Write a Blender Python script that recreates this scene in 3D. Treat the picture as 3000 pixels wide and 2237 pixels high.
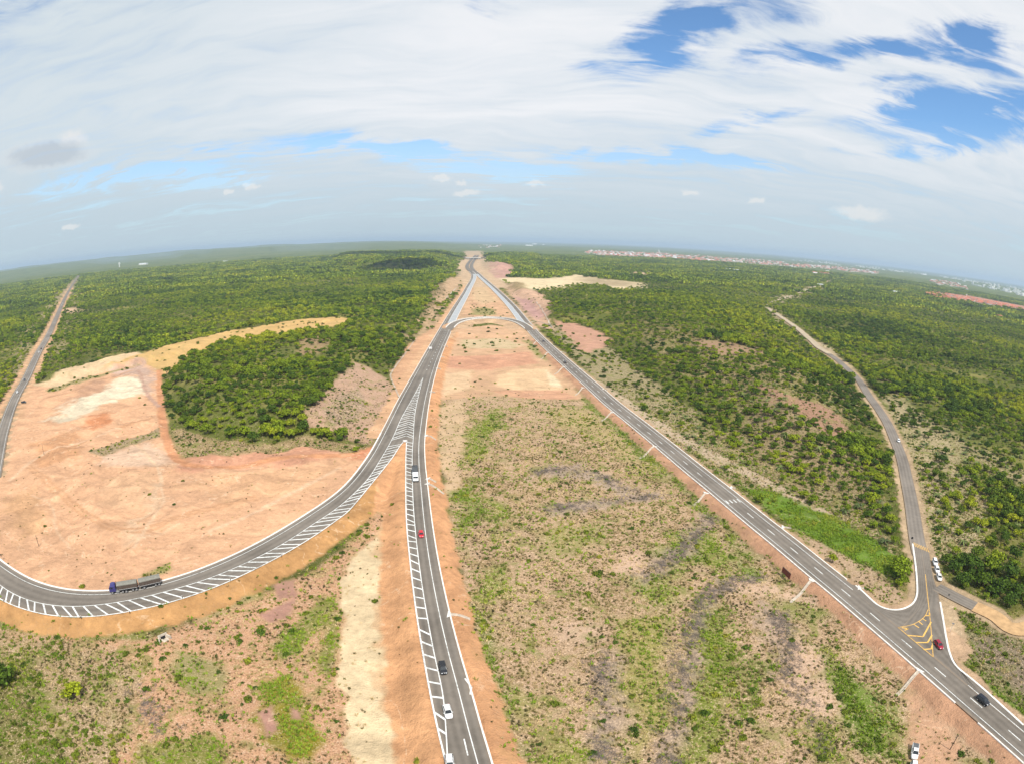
import bpy, math, random
import numpy as np
from mathutils import Matrix, Vector
random.seed(7); rng = np.random.default_rng(7)
SC = bpy.context.scene
for o in list(bpy.data.objects): bpy.data.objects.remove(o)
COL = SC.collection
rad = math.radians

# ------------------------------------------------------------------ camera (wide lens with strong barrel distortion)
H, FPX, PITCH, ROLL, CX, CY = 100.0, 1740.0, 0.238, 0.015, 1500.0, 1118.5
cd = bpy.data.cameras.new('camera'); cam = bpy.data.objects.new('camera', cd); COL.objects.link(cam); SC.camera = cam
cd.type = 'PANO'; cd.panorama_type = 'FISHEYE_LENS_POLYNOMIAL'
cd.sensor_width = 36; cd.sensor_height = 36*763/1024; cd.sensor_fit = 'HORIZONTAL'; cd.fisheye_fov = rad(170)
cd.fisheye_polynomial_k0 = 0; cd.fisheye_polynomial_k1 = -1/(FPX*36/3000)
cd.fisheye_polynomial_k2 = cd.fisheye_polynomial_k3 = cd.fisheye_polynomial_k4 = 0
cd.clip_start = 0.5; cd.clip_end = 200000
cam.matrix_world = Matrix.Translation((0, 0, H)) @ Matrix.Rotation(math.pi/2-PITCH, 4, 'X') @ Matrix.Rotation(ROLL, 4, 'Z')

# ------------------------------------------------------------------ light
SUN_EL = rad(54); SUN_DIR = Vector((0.42, -0.90, 0)).normalized()*math.cos(SUN_EL) + Vector((0, 0, math.sin(SUN_EL)))
sl = bpy.data.lights.new('sun', 'SUN'); sl.energy = 5.0; sl.angle = rad(0.5); sl.color = (1, .955, .88)
so = bpy.data.objects.new('sun', sl); COL.objects.link(so); so.rotation_euler = (-SUN_DIR).to_track_quat('-Z', 'Y').to_euler()
SC.view_settings.view_transform = 'Standard'; SC.view_settings.look = 'None'; SC.view_settings.gamma = 1
SC.view_settings.use_curve_mapping = False; SC.view_settings.exposure = 0.0
SC.cycles.use_denoising = True; SC.cycles.denoiser = 'OPENIMAGEDENOISE'; SC.cycles.denoising_prefilter = 'ACCURATE'; SC.cycles.denoising_input_passes = 'RGB_ALBEDO_NORMAL'; SC.cycles.use_adaptive_sampling = False; SC.cycles.max_bounces = 5; SC.cycles.diffuse_bounces = 2; SC.cycles.glossy_bounces = 1
SC.cycles.transparent_max_bounces = 6; SC.cycles.volume_bounces = 0

# ------------------------------------------------------------------ node helpers
class NT:
    def __init__(s, tree): s.t = tree; s.n = tree.nodes; s.l = tree.links
    def node(s, typ, **kw):
        n = s.n.new(typ)
        for k, v in kw.items():
            if k.startswith('_'): setattr(n, k[1:], v)
        return n
    def put(s, sock, v):
        if hasattr(v, 'is_output'): s.l.new(v, sock)
        elif isinstance(v, bpy.types.Node): s.l.new(v.outputs[0], sock)
        else:
            try: sock.default_value = v
            except TypeError: sock.default_value = (v[0], v[1], v[2], 1) if len(v) == 3 else v
    def math(s, op, a, b=0.0, c=0.0, clamp=False):
        n = s.n.new('ShaderNodeMath'); n.operation = op; n.use_clamp = clamp
        for i, v in enumerate((a, b, c)): s.put(n.inputs[i], v)
        return n.outputs[0]
    def vmath(s, op, a, b=(0, 0, 0), out=0):
        n = s.n.new('ShaderNodeVectorMath'); n.operation = op; s.put(n.inputs[0], a); s.put(n.inputs[1], b)
        return n.outputs[out]
    def noise(s, vec, scale, detail=3, rough=.55, dist=0.0):
        n = s.n.new('ShaderNodeTexNoise'); s.put(n.inputs['Vector'], vec)
        n.inputs['Scale'].default_value = scale; n.inputs['Detail'].default_value = detail
        n.inputs['Roughness'].default_value = rough; n.inputs['Distortion'].default_value = dist
        return n
    def remap(s, v, a, b, c=0.0, d=1.0, smooth=True):
        n = s.n.new('ShaderNodeMapRange'); n.interpolation_type = 'SMOOTHSTEP' if smooth else 'LINEAR'
        s.put(n.inputs[0], v)
        for i, q in enumerate((a, b, c, d)): s.put(n.inputs[i+1], q)
        return n.outputs[0]
    def mix(s, f, a, b, blend='MIX'):
        n = s.n.new('ShaderNodeMix'); n.data_type = 'RGBA'; n.blend_type = blend
        s.put(n.inputs[0], f); s.put(n.inputs[6], a if not isinstance(a, tuple) else (*a[:3], 1)); s.put(n.inputs[7], b if not isinstance(b, tuple) else (*b[:3], 1))
        return n.outputs[2]

# ------------------------------------------------------------------ sky
def build_sky():
    w = bpy.data.worlds.new('World'); SC.world = w; w.use_nodes = True
    t = NT(w.node_tree); t.n.clear()
    out = t.node('ShaderNodeOutputWorld')
    sky = t.node('ShaderNodeTexSky', _sky_type='NISHITA', _sun_disc=False)
    sky.sun_elevation = SUN_EL; sky.sun_rotation = math.atan2(SUN_DIR.x, SUN_DIR.y); sky.altitude = 200
    sky.air_density = 1.0; sky.dust_density = 0.1; sky.ozone_density = 1.6
    bg = t.node('ShaderNodeBackground'); t.put(bg.inputs[0], t.mix(1.0, sky.outputs[0], (.74, .96, 1.12), 'MULTIPLY')); bg.inputs[1].default_value = 0.15
    tc = t.node('ShaderNodeTexCoord'); d = tc.outputs['Generated']
    sep = t.node('ShaderNodeSeparateXYZ'); t.put(sep.inputs[0], d)
    x, y, z = sep.outputs
    zc = t.math('MAXIMUM', z, 0.0)
    az = t.math('MULTIPLY', t.math('ARCTAN2', x, y), 57.2958)
    el = t.math('MULTIPLY', t.math('ARCSINE', z), 57.2958)
    # cirrus sheet far above: project the view direction on a plane
    k = t.math('DIVIDE', 1.0, t.math('ADD', zc, 0.10))
    u = t.math('MULTIPLY', x, k); v = t.math('MULTIPLY', y, k)
    comb = t.node('ShaderNodeCombineXYZ'); t.put(comb.inputs[0], u); t.put(comb.inputs[1], v)
    plane = comb.outputs[0]
    warp = t.noise(plane, 0.9, 3, .5)
    wv = t.vmath('SCALE', t.vmath('SUBTRACT', warp.outputs['Color'], (.5, .5, .5)), (0, 0, 0)); wv.node.inputs['Scale'].default_value = .9
    pw = t.vmath('ADD', plane, wv)
    mp = t.node('ShaderNodeMapping'); t.put(mp.inputs['Vector'], pw); mp.inputs['Rotation'].default_value = (0, 0, rad(24)); mp.inputs['Scale'].default_value = (.42, 1.25, 1)
    st1 = t.noise(mp.outputs[0], 1.0, 6, .52, .3)
    mp2 = t.node('ShaderNodeMapping'); t.put(mp2.inputs['Vector'], pw); mp2.inputs['Rotation'].default_value = (0, 0, rad(-12)); mp2.inputs['Scale'].default_value = (.8, 2.6, 1)
    st2 = t.noise(mp2.outputs[0], 1.7, 6, .58, .5)
    fine = t.noise(mp2.outputs[0], 6, 5, .6, .6)
    # sheet of cloud with openings: each opening (azimuth, elevation, half sizes, tilt, strength)
    ae = t.node('ShaderNodeCombineXYZ'); t.put(ae.inputs[0], az); t.put(ae.inputs[1], el)
    aes = t.vmath('MULTIPLY', ae.outputs[0], (1, 2.2, 1)); wz = t.noise(aes, 0.075, 6, .62, .4)
    wsc = t.vmath('MULTIPLY', t.vmath('SUBTRACT', wz.outputs['Color'], (.5, .5, .5)), (20, 5.5, 0))
    aew = t.vmath('ADD', ae.outputs[0], wsc)
    holes = [(15.5, 20.6, 6.5, 2.6, 24, 1.05), (22, 23, 6, 1.6, 10, .55), (32.5, 19.4, 7.5, 1.3, 8, 1.0), (43, 20.4, 6.0, 1.9, -8, 1.1), (37, 16.6, 4, .8, 10, .45),
             (44.5, 14.0, 8.5, 2.3, 4, 1.1), (35.5, 14.9, 2.6, .7, -3, .6), (40, 11.0, 5, .9, 8, .8), (-13, 8.7, 7.0, .9, -2, 1.0), (-24, 8.9, 6, .8, 4, .4), (-1.5, 6.9, 6.0, 1.7, 0, .72), (9, 8.5, 5.0, .7, 4, .75), (18, 8.4, 6, .7, -3, .8), (-37, 7.2, 9, .9, 3, .5), (-29, 6.3, 6, .6, 0, .45),
             (-53, 22.5, 7, 2.5, 0, .5), (-4, 21.5, 3.5, 1.5, 30, .3), (23.5, 13.0, 3.5, .6, 14, .4), (18.5, 11.5, 3, .5, 10, .35), (70, 16, 12, 4, 0, .9), (-80, 14, 14, 3, 0, .6),
             (8, 36, 20, 4, 12, .8), (55, 34, 18, 5, -12, .9), (-50, 40, 22, 4, 8, .6), (140, 18, 25, 4, 0, .7), (-130, 20, 25, 5, 0, .7), (170, 40, 30, 6, 10, .8)]
    hs = None
    for (a0, e0, sa, se, tilt, amp) in holes:
        m = t.node('ShaderNodeMapping', _vector_type='TEXTURE'); t.put(m.inputs['Vector'], aew)
        m.inputs['Location'].default_value = (a0, e0, 0); m.inputs['Rotation'].default_value = (0, 0, rad(tilt)); m.inputs['Scale'].default_value = (sa, se, 1)
        q = t.remap(t.vmath('LENGTH', m.outputs[0], out=1), 0.0, 1.9, amp, 0.0)
        hs = q if hs is None else t.math('MAXIMUM', hs, q)
    a = t.math('MULTIPLY', t.math('SUBTRACT', st1.outputs[0], .5), 1.15)
    b = t.math('MULTIPLY', t.math('SUBTRACT', st2.outputs[0], .5), .85)
    c = t.math('MULTIPLY', t.math('SUBTRACT', fine.outputs[0], .5), .28)
    dens = t.math('ADD', t.math('ADD', a, b), c)
    hs = t.math('MULTIPLY', hs, t.remap(t.math('ADD', st2.outputs[0], t.math('MULTIPLY', t.math('SUBTRACT', fine.outputs[0], .5), .35)), .72, .30, .35, 1.45)); cover = t.math('SUBTRACT', t.math('ADD', .84, dens), hs)
    mask = t.math('MAXIMUM', t.remap(cover, -0.05, .85), t.remap(az, -75, -10, .5, 0.0))
    mask = t.math('MULTIPLY', mask, .97)
    # veil of haze low over the horizon
    veil = t.remap(el, 0.0, 14.0, .94, 0.0)
    # small puffs of cumulus: (azimuth, elevation, half sizes)
    puffs = [(-44.6, 9.4, 5.0, 1.5), (-42.3, 10.6, 1.7, .9), (-50.5, 7.0, 2.0, .8), (-7.0, 5.9, 1.2, .38), (-4.6, 4.6, 1.5, .40), (2.0, 5.6, 1.0, .32), (23.0, 4.8, 1.1, .45), (33.0, 4.4, 3.1, .72), (-27.3, 5.0, .6, .3), (-25, 5.5, .9, .3), (16.6, 5.2, 1.2, .3), (-42.5, 2.9, .9, .35), (-5.2, 5.5, .5, .3)]
    pn = t.noise(ae.outputs[0], .8, 5, .6)
    pz = t.vmath('MULTIPLY', t.vmath('SUBTRACT', pn.outputs['Color'], (.5, .5, .5)), (2.4, 1.3, 0))
    aep = t.vmath('ADD', ae.outputs[0], pz)
    ps = None; sh = None
    for i, (a0, e0, sa, se) in enumerate(puffs):
        m = t.node('ShaderNodeMapping', _vector_type='TEXTURE'); t.put(m.inputs['Vector'], aep)
        m.inputs['Location'].default_value = (a0, e0, 0); m.inputs['Scale'].default_value = (sa, se, 1)
        q = t.remap(t.vmath('LENGTH', m.outputs[0], out=1), 0.45, 1.1, (.9 if i < 3 else .75), 0.0)
        ps = q if ps is None else t.math('MAXIMUM', ps, q)
        if i == 0: sh = q
    # the sheet lets more or less light through as it thickens
    ccol = t.mix(t.remap(t.math('ADD', st1.outputs[0], t.math('MULTIPLY', st2.outputs[0], .5)), .55, 1.0), (.70, .77, .83), (.92, .925, .945))
    ccol = t.mix(t.remap(az, -55, -5, .75, 0.0), ccol, (.66, .745, .785))
    ccol = t.mix(veil, ccol, (.52, .63, .705))
    pcol = t.mix(sh, (.84, .84, .83), (.52, .58, .64))
    ccol = t.mix(ps, ccol, pcol)
    mask2 = t.math('MAXIMUM', t.math('MAXIMUM', mask, veil), ps)
    bgc = t.node('ShaderNodeBackground'); t.put(bgc.inputs[0], ccol); bgc.inputs[1].default_value = 1.0
    ms = t.node('ShaderNodeMixShader'); t.put(ms.inputs[0], mask2); t.put(ms.inputs[1], bg.outputs[0]); t.put(ms.inputs[2], bgc.outputs[0])
    t.l.new(ms.outputs[0], out.inputs[0])
build_sky()

# ------------------------------------------------------------------ geometry helpers
def tag(o, label=None, cat=None, group=None, kind=None):
    if label: o['label'] = label
    if cat: o['category'] = cat
    if group: o['group'] = group
    if kind: o['kind'] = kind
    return o
def link(o, parent=None):
    COL.objects.link(o)
    if parent is not None: o.parent = parent
    return o
def empty(name, loc=(0, 0, 0), rz=0.0):
    o = bpy.data.objects.new(name, None); COL.objects.link(o); o.location = loc; o.rotation_euler = (0, 0, rz); o.empty_display_size = .3
    return o
def meshdata(name, v, f, mats=None, mi=None, smooth=False):
    m = bpy.data.meshes.new(name); m.from_pydata([tuple(map(float, p)) for p in v], [], [tuple(map(int, q)) for q in f])
    for q in (mats if isinstance(mats, (list, tuple)) else [mats] if mats else []): m.materials.append(q)
    if mi is not None: m.polygons.foreach_set('material_index', mi)
    if smooth: m.polygons.foreach_set('use_smooth', [True]*len(m.polygons))
    return m
def mobj(name, v, f, mats=None, parent=None, mi=None, smooth=False, loc=None):
    o = bpy.data.objects.new(name, meshdata(name, v, f, mats, mi, smooth)); link(o, parent)
    if loc is not None: o.location = loc
    return o
class MB:
    def __init__(s): s.v = []; s.f = []; s.m = []
    def add(s, v, f, m=0):
        b = len(s.v); s.v += [tuple(p) for p in v]; s.f += [tuple(i+b for i in q) for q in f]; s.m += [m]*len(f); return s
    def box(s, c, size, rz=0.0, m=0, taper=1.0):
        x, y, z = (q/2 for q in size); co, si = math.cos(rz), math.sin(rz); v = []
        for dz, k in ((-z, 1), (z, taper)):
            for dx, dy in ((-x*k, -y*k), (x*k, -y*k), (x*k, y*k), (-x*k, y*k)):
                v.append((c[0]+dx*co-dy*si, c[1]+dx*si+dy*co, c[2]+dz))
        return s.add(v, [(3, 2, 1, 0), (4, 5, 6, 7), (0, 1, 5, 4), (1, 2, 6, 5), (2, 3, 7, 6), (3, 0, 4, 7)], m)
    def tube(s, a, b, r0, r1, n=6, m=0):
        a, b = Vector(a), Vector(b); d = (b-a).normalized(); u = d.orthogonal().normalized(); w = d.cross(u); v = []
        for c, r in ((a, r0), (b, r1)):
            for i in range(n):
                t = 2*math.pi*i/n; v.append(c+u*(r*math.cos(t))+w*(r*math.sin(t)))
        f = [(i, (i+1) % n, n+(i+1) % n, n+i) for i in range(n)] + [tuple(range(n))[::-1], tuple(range(n, 2*n))]
        return s.add(v, f, m)
    def loft(s, secs, m=0, cap=True):
        n = len(secs[0]); v = [p for q in secs for p in q]; f = []
        for k in range(len(secs)-1):
            for i in range(n): f.append((k*n+i, k*n+(i+1) % n, (k+1)*n+(i+1) % n, (k+1)*n+i))
        if cap: f += [tuple(range(n))[::-1], tuple(range((len(secs)-1)*n, len(secs)*n))]
        return s.add(v, f, m)
    def data(s, name, mats, smooth=False): return meshdata(name, s.v, s.f, mats, s.m, smooth)
    def build(s, name, mats, parent=None, smooth=False, loc=None, rz=None):
        o = bpy.data.objects.new(name, s.data(name, mats, smooth)); link(o, parent)
        if loc is not None: o.location = loc
        if rz is not None: o.rotation_euler = (0, 0, rz)
        return o

# ------------------------------------------------------------------ materials
def plain(name, col, rough=.6, metal=0.0, var=.12, scale=3.0, bump=0.0, spec=.3, emit=None):
    m = bpy.data.materials.new(name); m.use_nodes = True; t = NT(m.node_tree); b = t.n['Principled BSDF']
    tc = t.node('ShaderNodeTexCoord'); n = t.noise(tc.outputs['Object'], scale, 4, .6)
    f = t.remap(n.outputs[0], .3, .7, 1-var, 1+var, False)
    c = t.node('ShaderNodeVectorMath', _operation='SCALE'); c.inputs[0].default_value = col; t.put(c.inputs['Scale'], f)
    t.put(b.inputs['Base Color'], c.outputs[0]); b.inputs['Roughness'].default_value = rough; b.inputs['Metallic'].default_value = metal
    b.inputs['Specular IOR Level'].default_value = spec
    if bump:
        bm = t.node('ShaderNodeBump'); bm.inputs['Strength'].default_value = bump; t.put(bm.inputs['Height'], n.outputs[0]); t.put(b.inputs['Normal'], bm.outputs[0])
    return m
def asphalt(name, col, streak):
    m = bpy.data.materials.new(name); m.use_nodes = True; t = NT(m.node_tree); b = t.n['Principled BSDF']
    tc = t.node('ShaderNodeTexCoord'); o = tc.outputs['Object']
    n1 = t.noise(o, .035, 4, .6); n2 = t.noise(o, .5, 5, .65); n3 = t.noise(o, 9, 2, .6)
    f = t.math('ADD', t.remap(n1.outputs[0], .3, .7, .74, 1.2, False), t.remap(n2.outputs[0], .3, .7, -.10, .10, False))
    f = t.math('ADD', f, t.remap(n3.outputs[0], .3, .7, -.08, .08, False))
    # wheel tracks polished lighter / oil strip darker, across the width of the ribbon (attribute 'across')
    at = t.node('ShaderNodeAttribute', _attribute_name='across'); ac = at.outputs['Fac']
    w = t.math('SINE', t.math('MULTIPLY', ac, streak)); f = t.math('ADD', f, t.math('MULTIPLY', w, .10))
    dust = t.remap(t.math('ADD', t.math('ABSOLUTE', t.math('SUBTRACT', ac, .5)), t.math('MULTIPLY', t.math('SUBTRACT', n2.outputs[0], .5), .12)), .40, .52)
    c = t.node('ShaderNodeVectorMath', _operation='SCALE'); c.inputs[0].default_value = col; t.put(c.inputs['Scale'], f)
    cc = t.mix(t.math('MULTIPLY', dust, .5), c.outputs[0], (.30, .21, .135))
    t.put(b.inputs['Base Color'], cc); b.inputs['Roughness'].default_value = .85; b.inputs['Specular IOR Level'].default_value = .15
    bm = t.node('ShaderNodeBump'); bm.inputs['Strength'].default_value = .15; t.put(bm.inputs['Height'], n3.outputs[0]); t.put(b.inputs['Normal'], bm.outputs[0])
    return m
def worn_paint(name, col):
    m = bpy.data.materials.new(name); m.use_nodes = True; t = NT(m.node_tree); b = t.n['Principled BSDF']
    tc = t.node('ShaderNodeTexCoord'); o = tc.outputs['Object']
    n = t.noise(o, 1.2, 5, .7); n2 = t.noise(o, .12, 3, .6)
    f = t.remap(t.math('ADD', n.outputs[0], t.math('MULTIPLY', n2.outputs[0], .6)), .55, .85)
    t.put(b.inputs['Base Color'], t.mix(f, tuple(.42*q for q in col), col)); b.inputs['Roughness'].default_value = .7
    return m
M = {}
M['asphalt'] = asphalt('asphalt_weathered', (.175, .150, .125), 30.0)
M['asphalt_light'] = asphalt('asphalt_old', (.20, .172, .145), 24.0)
M['concrete_lane'] = plain('concrete_pavement', (.36, .37, .38), .9, 0, .14, .15)
M['paint'] = worn_paint('road_paint_white', (.72, .72, .69))
M['yellow'] = worn_paint('road_paint_yellow', (.72, .42, .10))
M['kerb'] = plain('kerb_concrete', (.70, .67, .62), .9, 0, .2, .6)
M['chute'] = plain('chute_concrete', (.50, .43, .35), .9, 0, .25, .8)
M['trunk'] = plain('bark', (.12, .085, .06), .9, 0, .3, 4)
M['twig'] = plain('dead_wood', (.19, .155, .13), .9, 0, .35, 2)
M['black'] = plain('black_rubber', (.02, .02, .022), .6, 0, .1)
M['steel'] = plain('galvanised_steel', (.45, .46, .47), .45, .6, .1)
M['wood'] = plain('pole_timber', (.10, .075, .055), .9, 0, .2)
M['glass'] = plain('tinted_glass', (.02, .025, .03), .08, 0, .02, 1, 0, .6)
M['white_car'] = plain('paint_white_car', (.80, .80, .79), .3, 0, .03, 1, 0, .5)
M['black_car'] = plain('paint_black_car', (.018, .018, .022), .22, 0, .05, 1, 0, .6)
M['grey_car'] = plain('paint_grey_car', (.07, .075, .085), .25, .3, .05, 1, 0, .6)
M['red_car'] = plain('paint_red_car', (.55, .018, .03), .28, 0, .04, 1, 0, .5)
M['maroon_car'] = plain('paint_dark_red_car', (.30, .012, .03), .28, .1, .05, 1, 0, .5)
M['blue_cab'] = plain('paint_blue_cab', (.045, .04, .16), .3, 0, .05, 1, 0, .5)
M['rim'] = plain('alloy_rim', (.55, .55, .56), .35, .7, .05)
M['lamp'] = plain('headlamp_lens', (.75, .77, .78), .15, 0, .03, 1, 0, .6)
M['tail'] = plain('tail_lamp', (.45, .02, .02), .25, 0, .03)
M['tarp'] = plain('grey_tarpaulin', (.21, .20, .17), .85, 0, .18, 1.2, .3)
M['trailer'] = plain('trailer_brown_steel', (.095, .070, .055), .7, 0, .2, 1.5)
M['bed'] = plain('cargo_bed_grey', (.10, .105, .11), .6, 0, .2, 1)
M['chrome'] = plain('bright_metal', (.7, .7, .7), .3, .6, .05)
M['board_red'] = plain('billboard_back', (.17, .045, .03), .8, 0, .25, 1.5)
M['sign_white'] = plain('sign_face_white', (.75, .75, .74), .5)
M['wall'] = plain('house_wall', (.62, .52, .45), .9, 0, .25, .02)
M['roof'] = plain('clay_tile_roof', (.50, .17, .10), .9, 0, .3, .02)
M['wall_white'] = plain('white_wall', (.78, .77, .74), .9, 0, .1, .02)
M['zinc'] = plain('metal_roof', (.72, .74, .76), .6, 0, .1, .02)

# ------------------------------------------------------------------ numbers: noise, rays, splines
def _hash(ix, iy, s):
    h = (ix.astype(np.int64)*374761393 + iy.astype(np.int64)*668265263 + s*982451653) & 0x7fffffff
    h = ((h ^ (h >> 13))*1274126177) & 0x7fffffff
    return ((h ^ (h >> 16)) & 0xffff)/65535.0
def vnoise(x, y, s=0):
    ix, iy = np.floor(x), np.floor(y); fx, fy = x-ix, y-iy; fx = fx*fx*(3-2*fx); fy = fy*fy*(3-2*fy)
    a, b, c, d = _hash(ix, iy, s), _hash(ix+1, iy, s), _hash(ix, iy+1, s), _hash(ix+1, iy+1, s)
    return a+(b-a)*fx+(c-a)*fy+(a-b-c+d)*fx*fy
def fbm(x, y, wl, s=0, oc=4, g=.5):
    x = np.asarray(x, float)/wl; y = np.asarray(y, float)/wl; r = 0; a = 1; n = 0
    for i in range(oc):
        r = r+a*vnoise(x, y, s+i*17); n += a; a *= g; x = x*2.03+13.7; y = y*2.03-7.1
    return r/n
def sstep(a, b, x):
    t = np.clip((x-a)/(b-a), 0, 1); return t*t*(3-2*t)
def ray(px, py):
    dx = np.asarray(px, float)-CX; dy = -(np.asarray(py, float)-CY); c, s = math.cos(ROLL), math.sin(ROLL)
    dx, dy = c*dx-s*dy, s*dx+c*dy
    r = np.hypot(dx, dy)+1e-9; th = r/FPX; st = np.sin(th)/r; X, U, F = dx*st, dy*st, np.cos(th)
    cp, sp = math.cos(PITCH), math.sin(PITCH)
    return np.stack([X, F*cp+U*sp, U*cp-F*sp], -1)
def flat(px, py, z=0.0):
    d = ray(px, py); t = (z-H)/d[..., 2]; return d[..., :2]*t[..., None]
def project(P):
    d = np.asarray(P, float)-np.array([0, 0, H]); d = d/np.linalg.norm(d, axis=-1, keepdims=True)
    cp, sp = math.cos(PITCH), math.sin(PITCH); X = d[..., 0]; F = d[..., 1]*cp-d[..., 2]*sp; U = d[..., 1]*sp+d[..., 2]*cp
    th = np.arccos(np.clip(F, -1, 1)); n = np.hypot(X, U)+1e-12; dx, dy = X/n*th*FPX, U/n*th*FPX; c, s = math.cos(-ROLL), math.sin(-ROLL)
    dx, dy = c*dx-s*dy, s*dx+c*dy
    return np.stack([CX+dx, CY-dy], -1)
def spline(pts, step=2.5, smooth=2):
    p = np.asarray(pts, float); q = np.vstack([2*p[0]-p[1], p, 2*p[-1]-p[-2]]); out = []
    for i in range(1, len(q)-2):
        n = max(2, int(np.linalg.norm(q[i+1]-q[i])/1.0)); t = np.linspace(0, 1, n, endpoint=False)[:, None]
        out.append(.5*((2*q[i])+(-q[i-1]+q[i+1])*t+(2*q[i-1]-5*q[i]+4*q[i+1]-q[i+2])*t*t+(-q[i-1]+3*q[i]-3*q[i+1]+q[i+2])*t**3))
    out.append(q[-2][None]); return resample(np.vstack(out), step)
def arclen(p): return np.concatenate([[0], np.cumsum(np.linalg.norm(np.diff(p, axis=0), axis=1))])
def resample(p, step=None, n=None):
    s = arclen(p); n = n or max(2, int(round(s[-1]/step))+1); t = np.linspace(0, s[-1], n)
    return np.stack([np.interp(t, s, p[:, k]) for k in range(p.shape[1])], 1)
def blur(p, k=3):
    for _ in range(k): p = np.vstack([p[:1], (p[:-2]+2*p[1:-1]+p[2:])/4, p[-1:]])
    return p
def normals(p):
    d = np.gradient(p, axis=0); d /= np.linalg.norm(d, axis=1, keepdims=True)+1e-9; return np.stack([-d[:, 1], d[:, 0]], 1)
def offset(p, d): return p+normals(p)*d          # positive = to the left of travel
def at_s(p, s):
    a = arclen(p); s = np.clip(s, 0, a[-1]); q = np.array([np.interp(s, a, p[:, k]) for k in range(2)])
    e = np.array([np.interp(min(s+.5, a[-1]), a, p[:, k])-np.interp(max(s-.5, 0), a, p[:, k]) for k in range(2)]); return q, e/np.linalg.norm(e)
def near_s(p, q):
    return arclen(p)[np.argmin(((p-np.asarray(q)[None])**2).sum(1))]
def Z(o, s, pts): return flat(o[0]+np.array([q[0] for q in pts])/s, o[1]+np.array([q[1] for q in pts])/s)

# ------------------------------------------------------------------ road alignments (ground plane, metres)
RIGHT_C = blur(spline([(-232, 3900), (-166, 2350), (-98, 1700), (-70.5, 1473), (-36, 1200), (-3, 915), (18.5, 686.5), (30.5, 582), (49.5, 450), (57.3, 399), (63.4, 358), (70.5, 321), (77.7, 283), (84.5, 245.5), (88.3, 226.6), (95.1, 191), (99, 172.6), (102.4, 154.8), (106, 137.8), (109.6, 118.9), (112.8, 102.7), (115.7, 87.5), (118.5, 73.5), (120.9, 62), (124, 45), (127, 25), (129, 0)], 3), 6)
LEFT_OUT = blur(spline([(-257, 3900), (-190, 2350), (-121, 1700), (-99.5, 1212), (-87.8, 810), (-80.3, 582), (-75.4, 447), (-72.6, 366), (-70.4, 321), (-68.7, 285), (-68, 254), (-70.4, 219), (-79.7, 188.7), (-89.3, 166.4), (-99.4, 150), (-108.9, 139.3), (-118.6, 131.4), (-129.3, 126.3), (-141.8, 123.6), (-155.6, 123.8), (-167.7, 126.2), (-183, 130.7), (-205, 139), (-235, 155), (-262, 172)], 3), 5)
LEFT_RIGHT = blur(spline([(-243, 3900), (-176, 2350), (-107, 1700), (-85.5, 1212), (-73.5, 810), (-68.2, 655), (-66.8, 622), (-61.2, 490), (-53.9, 382), (-45.3, 295), (-39.9, 256.4), (-34.9, 228.7), (-28.3, 193), (-22.6, 164.7), (-16.5, 137.5), (-11.2, 115.9), (-8.5, 105.7), (-4.9, 90.6), (-2.9, 83.1), (1.5, 62), (5, 40), (8, 10)], 3), 5)
MAIN_EDGE = offset(LEFT_RIGHT, -2.9)
O3, S3 = (800, 1100), 4.406
_hi = Z(O3, S3, [(1935, 30), (1850, 200), (1750, 380), (1650, 560), (1530, 830), (1350, 1140), (1200, 1360)])
RAMP_HIN = blur(spline(np.vstack([_hi, [(-66, 204.5), (-72.1, 186.8), (-79.7, 167.3), (-91.7, 147.6), (-105.2, 133.2), (-120, 121.8), (-134.8, 115.1), (-150.8, 113.3), (-168.5, 116.5), (-190, 125), (-220, 141), (-250, 160)]]), 2.5), 3)
_ho = Z(O3, S3, [(1690, 842), (1620, 930), (1500, 1110)])
RAMP_HOUT = blur(spline(np.vstack([_ho, [(-61.3, 202), (-63.5, 193.5), (-69, 177.8), (-77, 160.7), (-88.8, 141.5), (-101.8, 127.2), (-116.4, 116.6), (-127.7, 111.4), (-142.1, 108.6), (-161.7, 109.7), (-186, 117.5), (-215, 131), (-246, 151)]]), 2.5), 3)
_mi = Z(O3, S3, [(1935, 30), (1880, 250), (1830, 500), (1810, 800), (1800, 950)])
MAIN_HIN = blur(spline(np.vstack([_mi, [(-45.9, 255.9), (-39, 215.2), (-33.1, 184.2), (-26.2, 151.3), (-19.3, 121.4), (-15.2, 105), (-14.0, 98), (-12.9, 90.1), (-11.9, 82)]]), 2.5), 3)
_mo = Z(O3, S3, [(1722, 840), (1716, 1000)])
MAIN_HOUT = blur(spline(np.vstack([_mo, [(-48.9, 255.7), (-38.9, 198.5), (-31.8, 164), (-25.8, 136.7), (-20.2, 113.1), (-16.5, 98.1), (-13.8, 87.8), (-12.2, 82), (-9, 68), (-5.5, 48), (-2, 10)]]), 2.5), 3)
ARC = blur(spline([(-72, 655), (-68, 690), (-58, 715), (-42, 729), (-26, 733), (-8, 724), (6, 703), (14, 680), (20, 655)], 2.5), 4)
ARCZ = 3.6*np.clip(np.sin(np.linspace(0, math.pi, len(ARC))), 0, 1)**.8
SIDE = blur(spline([(1876, 3068), (1266, 2166), (1048, 1868), (894, 1652), (736, 1419), (641, 1291), (568, 1189), (511, 1104), (466, 1022), (447, 958), (425, 872), (392, 751), (370, 682), (355, 634), (342, 597), (336, 565), (328, 531), (314.6, 489), (302.7, 453), (290.8, 424), (272.3, 384), (258, 349.5), (241.4, 313), (224.5, 280.5), (208.5, 251), (193, 225.8), (175, 196.5), (161, 174.5), (152.2, 160), (144.6, 145), (139.5, 134), (133, 120), (124, 100)], 3), 8)
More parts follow.
